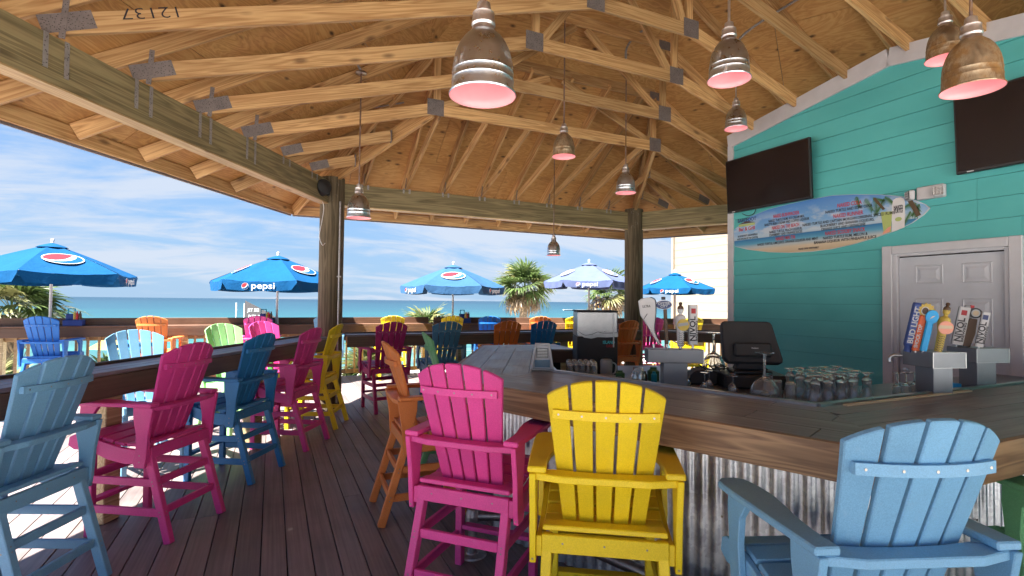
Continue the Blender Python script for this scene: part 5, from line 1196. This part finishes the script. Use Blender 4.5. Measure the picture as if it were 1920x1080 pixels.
for r_ in range(3):
    for c in range(5):
        p = Vector((2.19, 3.62, 0)) + Vector((0.905, -0.425, 0)) * (c * 0.048) + Vector((0.425, 0.905, 0)) * (r_ * 0.07 + (c % 2) * 0.012)
        gl(TAL, p.x, p.y, SZ - 0.012, ('clear tumbler in the front row', 'clear tumbler in the middle row', 'clear tumbler in the back row')[r_] + ' on the mat before the slush machine, ' + ('leftmost', 'second from left', 'in the middle', 'second from right', 'rightmost')[c], 'tumbler', gg, 0.98)
rk = thing('glass_mat', 'dark rubber mat carrying the stacked tumblers', 'mat', T((2.38, 3.68, 0.86)))
link('mat', box_me(0.30, 0.24, 0.012, 0.002), M['grey'], rk, frame((2.31, 3.64, 0.962), (0.905, -0.425, 0), (0.425, 0.905, 0)))
link('mat_tray', box_me(0.32, 0.26, 0.08, 0.004), M['steel_dk'], rk, frame((2.31, 3.64, 0.915), (0.905, -0.425, 0), (0.425, 0.905, 0)))
# straw and garnish clutter along the shelf
for i, (x_, y_, m_, h_, rad, lab) in enumerate(((2.44, 3.30, 'dgreen', 0.07, 0.035, 'dark green tub on the bar shelf by the tumblers'), (2.66, 3.18, 'dgreen', 0.10, 0.045, 'tall green container left of the first beer tower'), (2.72, 3.06, 'ired', 0.05, 0.03, 'red bottle cap topped jar next to the beer tower'),
     (2.60, 3.10, 'teal2', 0.08, 0.022, 'small blue bottle beside the beer tower'), (2.56, 3.16, 'brown', 0.075, 0.02, 'small brown bottle on the bar shelf'), (2.36, 3.20, 'black', 0.04, 0.03, 'low black tub behind the counter edge'))):
    o = lathe('bottle', [(0, 0), (rad, 0), (rad, h_ * 0.7), (rad * 0.55, h_ * 0.85), (rad * 0.55, h_), (0, h_)], M[m_], None, T((x_, y_, SZ)), 16, True); tag(o, lab, 'container')
gg = 'glass jars near the first beer tower'
for (x_, y_, s_) in ((2.47, 3.12, 1.1), (2.53, 3.20, 1.0)): 
    o = link('glass_jar', lathe_me([(0, 0), (0.045, 0), (0.048, 0.06), (0.035, 0.08), (0.035, 0.10), (0.03, 0.10), (0.03, 0.08), (0.043, 0.058), (0.04, 0.006), (0, 0.006)], 20), M['glass'], None, T((x_, y_, SZ)) @ Matrix.Scale(s_, 4)); tag(o, ('nearer' if s_ > 1.05 else 'farther') + ' clear squat glass jar left of the first beer tower', 'jar', gg)
# beer towers
def tower(fm, W_, lab, colx=0.0, H=0.09, zt=1.26, dep=0.13, colw=0.16):
    th = thing('beer_tower', lab, 'beer tower', fm)
    link('tap_box', box_me(W_, dep, H, 0.003), M['steel_dk'], th, fm @ T((0, 0, zt - H / 2)))
    link('column', box_me(colw, dep * 0.8, zt - H - 0.98, 0.003), M['steel_dk'], th, fm @ T((colx, 0, (zt - H + 0.98) / 2)))
    link('edge_strip', box_me(0.006, dep + 0.006, H), M['steel'], th, fm @ T((W_ / 2 - 0.004, 0, zt - H / 2)))
    return th
def handle(fm, nm, lab):
    th = thing('tap_handle', lab, 'tap handle', fm); tube('ferrule', [(0, 0, 0), (0, 0, 0.03)], 0.009, M['steel'], th, fm, seg=10); return th
# local frames: x right in view, y away, z up; front faces -y
def vf(x, y, z, ang, lean=0, side=0): return T((x, y, z)) @ Rz(R(ang)) @ Ry(R(side)) @ Rx(R(lean))
T1 = vf(2.50, 2.78, 0, -28); tower(T1, 0.37, 'grey T shaped beer tower left of the black monitor with four tap handles', 0.0)
def on(Tm, x, z, lean=0, side=0, yaw_=0): return Tm @ T((x, 0, z)) @ Rz(R(yaw_)) @ Ry(R(side)) @ Rx(R(lean))
def front(fm, x, z, y=-0.02): return fm @ frame((x, y, z), (1, 0, 0), (0, 0, 1))
h = on(T1, -0.135, 1.26, 0, -4); th = handle(h, 'a', 'grey curved tap handle like a folded ribbon on the first tower')
rib = smooth_path([(0.02, 0, 0.02), (-0.005, 0, 0.09), (-0.035, 0, 0.17), (-0.05, 0, 0.24), (-0.048, 0, 0.315), (-0.01, 0, 0.34), (0.02, 0, 0.32), (0.02, 0, 0.25), (-0.01, 0, 0.17)], 5)
wd = [0.018 + 0.012 * min(1, i / 12) for i in range(len(rib))]
vs_, fs = [], []
outl = [(0.035, 0.02), (0.0, 0.09), (-0.035, 0.16), (-0.075, 0.23), (-0.083, 0.33), (-0.06, 0.345), (0.0, 0.352), (0.03, 0.33), (0.032, 0.25), (0.02, 0.19), (0.012, 0.12), (0.05, 0.03)]
prism('ribbon', [(x_, z_) for x_, z_ in outl][::-1] if area(outl) < 0 else outl, -0.012, 0.012, M['lgrey'], th, front(h, 0, 0, 0.0), 0.004)
tube('ribbon_edge', smooth_path([(0.05, -0.013, 0.03), (0.014, -0.013, 0.12), (0.03, -0.013, 0.25), (0.03, -0.013, 0.33), (0.0, -0.013, 0.350)]), 0.003, M['ink'], th, h, seg=6)
tube('ribbon_edge', [(-0.055, -0.0135, 0.205), (-0.03, -0.0135, 0.24)], 0.002, M['ink'], th, h, seg=6)
text('lettering', 'ULTRA', 0.025, M['ink'], th, front(h, -0.033, 0.29, -0.0135), 0.055, 0.01)
h = on(T1, -0.045, 1.26, 0, -3); th = handle(h, 'b', 'dark slim tap handle topped by an oval sign on the first tower')
link('stem', box_me(0.022, 0.02, 0.24, 0.003), M['brown'], th, h @ T((0, 0, 0.15))); prism('oval_sign', ell(0.052, 0.028), -0.008, 0.008, M['navy'], th, front(h, -0.008, 0.30, 0.0)); prism('oval_rim', ell(0.056, 0.032), -0.006, 0.006, M['lgrey'], th, front(h, -0.008, 0.30, 0.0))
text('lettering', 'OYSTER', 0.026, M['pwhite'], th, front(h, -0.008, 0.308, -0.0095), 0.08, 0.02); text('lettering', 'CITY', 0.022, M['pwhite'], th, front(h, -0.008, 0.289, -0.0095), 0.05, 0.02); link('cap', box_me(0.026, 0.018, 0.02, 0.003), M['ink'], th, h @ T((-0.008, 0, 0.345)))
def figure_tap(h, lab, body, disc, disc2):
    th = handle(h, 'c', lab)
    lathe('figurine', [(0, 0.012), (0.022, 0.015), (0.025, 0.13), (0.034, 0.17), (0.036, 0.20), (0.028, 0.225), (0.012, 0.235), (0.011, 0.243), (0.019, 0.252), (0.021, 0.270), (0.018, 0.285), (0.010, 0.292), (0, 0.293)], M[body], th, h, 20)
    lathe('hair_bun', [(0.0212, 0.272), (0.0195, 0.287), (0.010, 0.295), (0.008, 0.298), (0.013, 0.305), (0.010, 0.317), (0, 0.32)], M['brown'], th, h, 16)
    prism('badge', ell(0.040, 0.040), 0, 0.008, M[disc], th, front(h, 0.008, 0.165, -0.036)); prism('badge_stripe', [(-0.037, -0.012), (0.035, 0.0), (0.03, 0.018), (-0.034, 0.01)], 0.0084, 0.0096, M[disc2], th, front(h, 0.008, 0.165, -0.036))
    for j in range(7):
        for i in (-1, 0, 1): link('weave', box_me(0.012, 0.002, 0.003), M['ink'], th, h @ T((i * 0.013, -0.0262, 0.025 + j * 0.014)) @ Ry(R(35 if (i % 2) else -35)))
    for s_ in (-1, 1): link('eye', box_me(0.004, 0.002, 0.003), M['ink'], th, h @ T((s_ * 0.007, -0.0205, 0.268)))
figure_tap(on(T1, 0.045, 1.26, 0, 0), 'pale figurine tap handle with a round orange badge on the first tower', 'lgrey', 'gold', 'grey')
def block_tap(h, lab, H=0.27, w_=0.058, d_=0.03):
    th = handle(h, 'd', lab)
    link('block', box_me(w_, d_, H, 0.003), M['lgrey'], th, h @ T((0, 0, 0.03 + H / 2))); link('block_edge', box_me(0.008, d_ + 0.001, H), M['grey'], th, h @ T((-w_ / 2 + 0.004, 0, 0.03 + H / 2)))
    fm = front(h, -0.004, 0.03 + H * 0.40, -d_ / 2 - 0.0012) @ Rz(R(90)); text('lettering', 'NIVOL', 0.052, M['ink'], th, fm, H * 0.62, 0.03)
    text('lettering', 'BREWING', 0.018, M['ink'], th, front(h, 0.021, 0.03 + H * 0.35, -d_ / 2 - 0.0012) @ Rz(R(90)), H * 0.5, 0.03)
    link('label', box_me(0.03, 0.001, 0.035), M['pred'] if w_ > 0.05 else M['navy'], th, h @ T((0.0, -d_ / 2 - 0.001, 0.03 + H * 0.85)))
block_tap(on(T1, 0.128, 1.26, 0, 0), 'white block tap handle lettered NIVOL on the first tower')
def tower2(fm, sx_, sy_, lab):
    th = thing('beer_tower', lab, 'beer tower', fm)
    link('tap_box', box_me(sx_, sy_, 0.088, 0.003), M['steel_dk'], th, fm @ T((0, 0, 1.266))); link('column', box_me(sx_ * 0.6, sy_ * 0.6, 0.242, 0.003), M['steel_dk'], th, fm @ T((0.0, 0, 1.10)))
    link('edge_strip', box_me(sx_ + 0.004, 0.006, 0.088), M['steel'], th, fm @ T((0, -sy_ / 2 + 0.004, 1.266))); link('edge_strip', box_me(0.006, sy_ + 0.004, 0.088), M['steel'], th, fm @ T((sx_ / 2 - 0.004, 0, 1.266)))
tower2(vf(3.50, 1.735, 0, -17), 0.21, 0.20, 'steel beer tower in front of the door, left one of the right pair')
tower2(vf(4.10, 1.79, 0, -17), 0.23, 0.20, 'steel beer tower in front of the door, right one of the pair')
TT = vf(3.40, 1.76, 0, -55) @ Matrix.Scale(0.9, 4, (1, 0, 0))
def on2(x, z, side=10): return TT @ T((x * 0.62, -x * 0.5, z)) @ Matrix.Scale(0.92, 4) @ Ry(R(side))
h = on2(-0.085, 1.30, 11); th = handle(h, 'e', 'blue tap handle lettered BUD LIGHT on the left tower by the door')
lathe('grip', [(0, 0.0), (0.022, 0), (0.024, 0.03), (0.030, 0.04), (0.033, 0.05), (0.033, 0.31), (0.03, 0.32), (0, 0.322)], M['bud'], th, h @ T((0, 0, 0.0)), 20); link('grip_face', box_me(0.05, 0.012, 0.26, 0.003), M['bud'], th, h @ T((0, -0.03, 0.18)))
text('lettering', 'BUD LIGHT', 0.046, M['pwhite'], th, front(h, 0, 0.175, -0.0372) @ Rz(R(90)), 0.235, 0.025)
h = on2(-0.025, 1.30, 11); th = handle(h, 'f', 'orange tap handle with a golden sunburst top on the left tower')
link('grip', box_me(0.046, 0.026, 0.235, 0.008), M['org'], th, h @ T((0, 0, 0.125))); text('lettering', 'SHOCK TOP', 0.030, M['pwhite'], th, front(h, -0.006, 0.105, -0.0145) @ Rz(R(90)), 0.15, 0.03)
star = []
for i in range(24): a = i * math.pi / 12; q = 0.048 if i % 2 else 0.038; star.append((q * math.cos(a), q * math.sin(a)))
prism('sunburst', star, -0.008, 0.008, M['gold'], th, front(h, 0.008, 0.275, 0.0)); prism('sun_face', ell(0.022, 0.026), 0.0085, 0.011, M['pwhite'], th, front(h, 0.0, 0.27, 0.0)); prism('sun_face_inner', ell(0.017, 0.021), 0.0112, 0.0125, M['brown'], th, front(h, 0.0, 0.27, 0.0))
h = on2(0.03, 1.30, 11); th = handle(h, 'g', 'sky blue tap handle with a round top on the left tower')
link('grip', box_me(0.040, 0.024, 0.20, 0.008), M['sky'], th, h @ T((0, 0, 0.11))); prism('round_top', ell(0.036, 0.044), -0.01, 0.01, M['sky'], th, front(h, 0.004, 0.232, 0.0), 0.003); prism('bird_print', [(-0.012, -0.015), (0.004, -0.004), (0.016, 0.012), (0.0, 0.006)], 0.0106, 0.012, M['pwhite'], th, front(h, 0.004, 0.232, 0.0))
figure_tap(TT @ T((0.095, 0, 1.30)) @ Ry(R(10)) @ Matrix.Scale(0.93, 4), 'golden figurine tap handle with a pink round badge on the left tower', 'gold', 'peach', 'sand2')
TT = vf(4.02, 1.80, 0, -58)
block_tap(on2(-0.09, 1.295, 10) , 'white block tap handle lettered NIVOL, front one on the right tower', 0.27, 0.062, 0.045)
h = on2(-0.015, 1.295, 10) @ T((0, 0.04, 0)); th = handle(h, 'h', 'dark brown paddle tap handle with a round cream emblem on the right tower')
prism('paddle', [(-0.02, 0.02), (0.022, 0.02), (0.034, 0.12), (0.028, 0.22), (-0.012, 0.22), (-0.03, 0.12)], -0.012, 0.012, M['brown'], th, front(h, 0, 0, 0.0), 0.003); prism('round_emblem', ell(0.036, 0.036), -0.01, 0.014, M['ink'], th, front(h, 0.01, 0.26, 0.0)); prism('emblem_face', ell(0.024, 0.026), 0.0142, 0.0155, M['pwhite'], th, front(h, 0.012, 0.26, 0.0)); prism('emblem_core', ell(0.016, 0.018), 0.0157, 0.0168, M['sand2'], th, front(h, 0.012, 0.26, 0.0))
block_tap(on2(0.065, 1.295, 10) @ Matrix.Scale(0.92, 4), 'slim white tap handle lettered NIVOL at the rear of the right tower', 0.26, 0.046, 0.03)
h = on2(-0.05, 1.295, 10) @ T((0, 0.06, 0)); th = handle(h, 'i', 'grey tap handle with red corner rising behind the others on the right tower'); link('grip', box_me(0.05, 0.03, 0.30, 0.004), M['grey'], th, h @ T((0, 0, 0.16))); link('red_corner', box_me(0.02, 0.031, 0.04), M['ired'], th, h @ T((0.016, -0.001, 0.295)))
sp_ = thing('beer_spout', 'chrome spout hanging off the left tower in front of the door', 'spout', T((3.4, 1.87, 1.25)))
tube('spout', smooth_path([(3.42, 1.86, 1.275), (3.39, 1.885, 1.275), (3.375, 1.90, 1.26), (3.372, 1.90, 1.235)]), 0.010, M['steel'], sp_, seg=10)
pk = box('napkin_packet', (3.97, 1.86, 1.03), (0.07, 0.05, 0.10), M['sky'], None, 0.004, Rz(R(-35))); tag(pk, 'small blue packet at the foot of the right beer tower', 'packet')
# POS monitor
ps = thing('cash_register_monitor', 'black touch screen register monitor seen from behind', 'monitor', T((3.07, 2.67, 1.08)))
PF = T((3.12, 2.70, 0)) @ Rz(R(-34))
link('screen_shell', poly_prism_me([(-0.185, -0.12), (-0.155, -0.155), (0.20, -0.155), (0.215, -0.13), (0.16, 0.135), (0.14, 0.15), (-0.17, 0.15), (-0.185, 0.135)], -0.035, 0.03, 0.012), M['blackm'], ps, PF @ T((0, 0, 1.295)) @ frame((0, 0, 0), (1, 0, 0), (0, 0.28, 1)))
link('back_bulge', box_me(0.25, 0.05, 0.10, 0.012), M['blackm'], ps, PF @ T((0.01, -0.055, 1.245)) @ Rx(R(-14)))
text('lettering', 'Radiant', 0.014, M['lgrey'], ps, PF @ frame((0.02, -0.083, 1.262), (1, 0, 0), (0, 0.25, 1)), 0.045, 0.01)
link('stand', poly_prism_me([(-0.11, 0), (0.13, 0), (0.075, 0.05), (0.06, 0.12), (-0.07, 0.12), (-0.085, 0.06)], -0.05, 0.03, 0.012), M['blackm'], ps, PF @ frame((0.0, -0.02, 1.10), (1, 0, 0), (0, 0, 1)))
link('foot', box_me(0.26, 0.22, 0.025, 0.008), M['black'], ps, PF @ T((0, 0, 1.092)))
dr = thing('cash_box', 'black cash box under the register monitor', 'cash box', PF @ T((0, 0, 0.98)))
link('case', box_me(0.42, 0.40, 0.095, 0.004), M['black'], dr, PF @ T((0.01, 0.06, 1.031))); link('front_plate', box_me(0.40, 0.01, 0.075, 0.003), M['blackm'], dr, PF @ T((0.01, -0.145, 1.03)))
pr = thing('receipt_printer', 'rounded black receipt printer left of the cash drawer', 'printer', PF @ T((-0.3, 0.05, 0.98)))
link('printer_body', poly_prism_me([(-0.10, 0), (0.10, 0), (0.10, 0.09), (0.05, 0.11), (-0.06, 0.10), (-0.10, 0.06)], -0.1, 0.1, 0.012), M['blackm'], pr, PF @ frame((-0.31, 0.08, 0.981), (1, 0, 0), (0, 0, 1)))
for i in range(4):
    p0 = PF @ Vector((-0.30 + 0.05 * i, 0.05, 1.09)); pts = [p0 + Vector((rnd.uniform(-0.06, 0.06), rnd.uniform(-0.05, 0.05), rnd.uniform(-0.005, 0.035))) for _ in range(6)]
    o = tube('power_cable', smooth_path(pts), 0.004, M['black']); tag(o, ('lowest', 'leftmost', 'curliest', 'topmost')[i] + ' black cable lying on the receipt printer', 'cable', 'cables on the receipt printer')
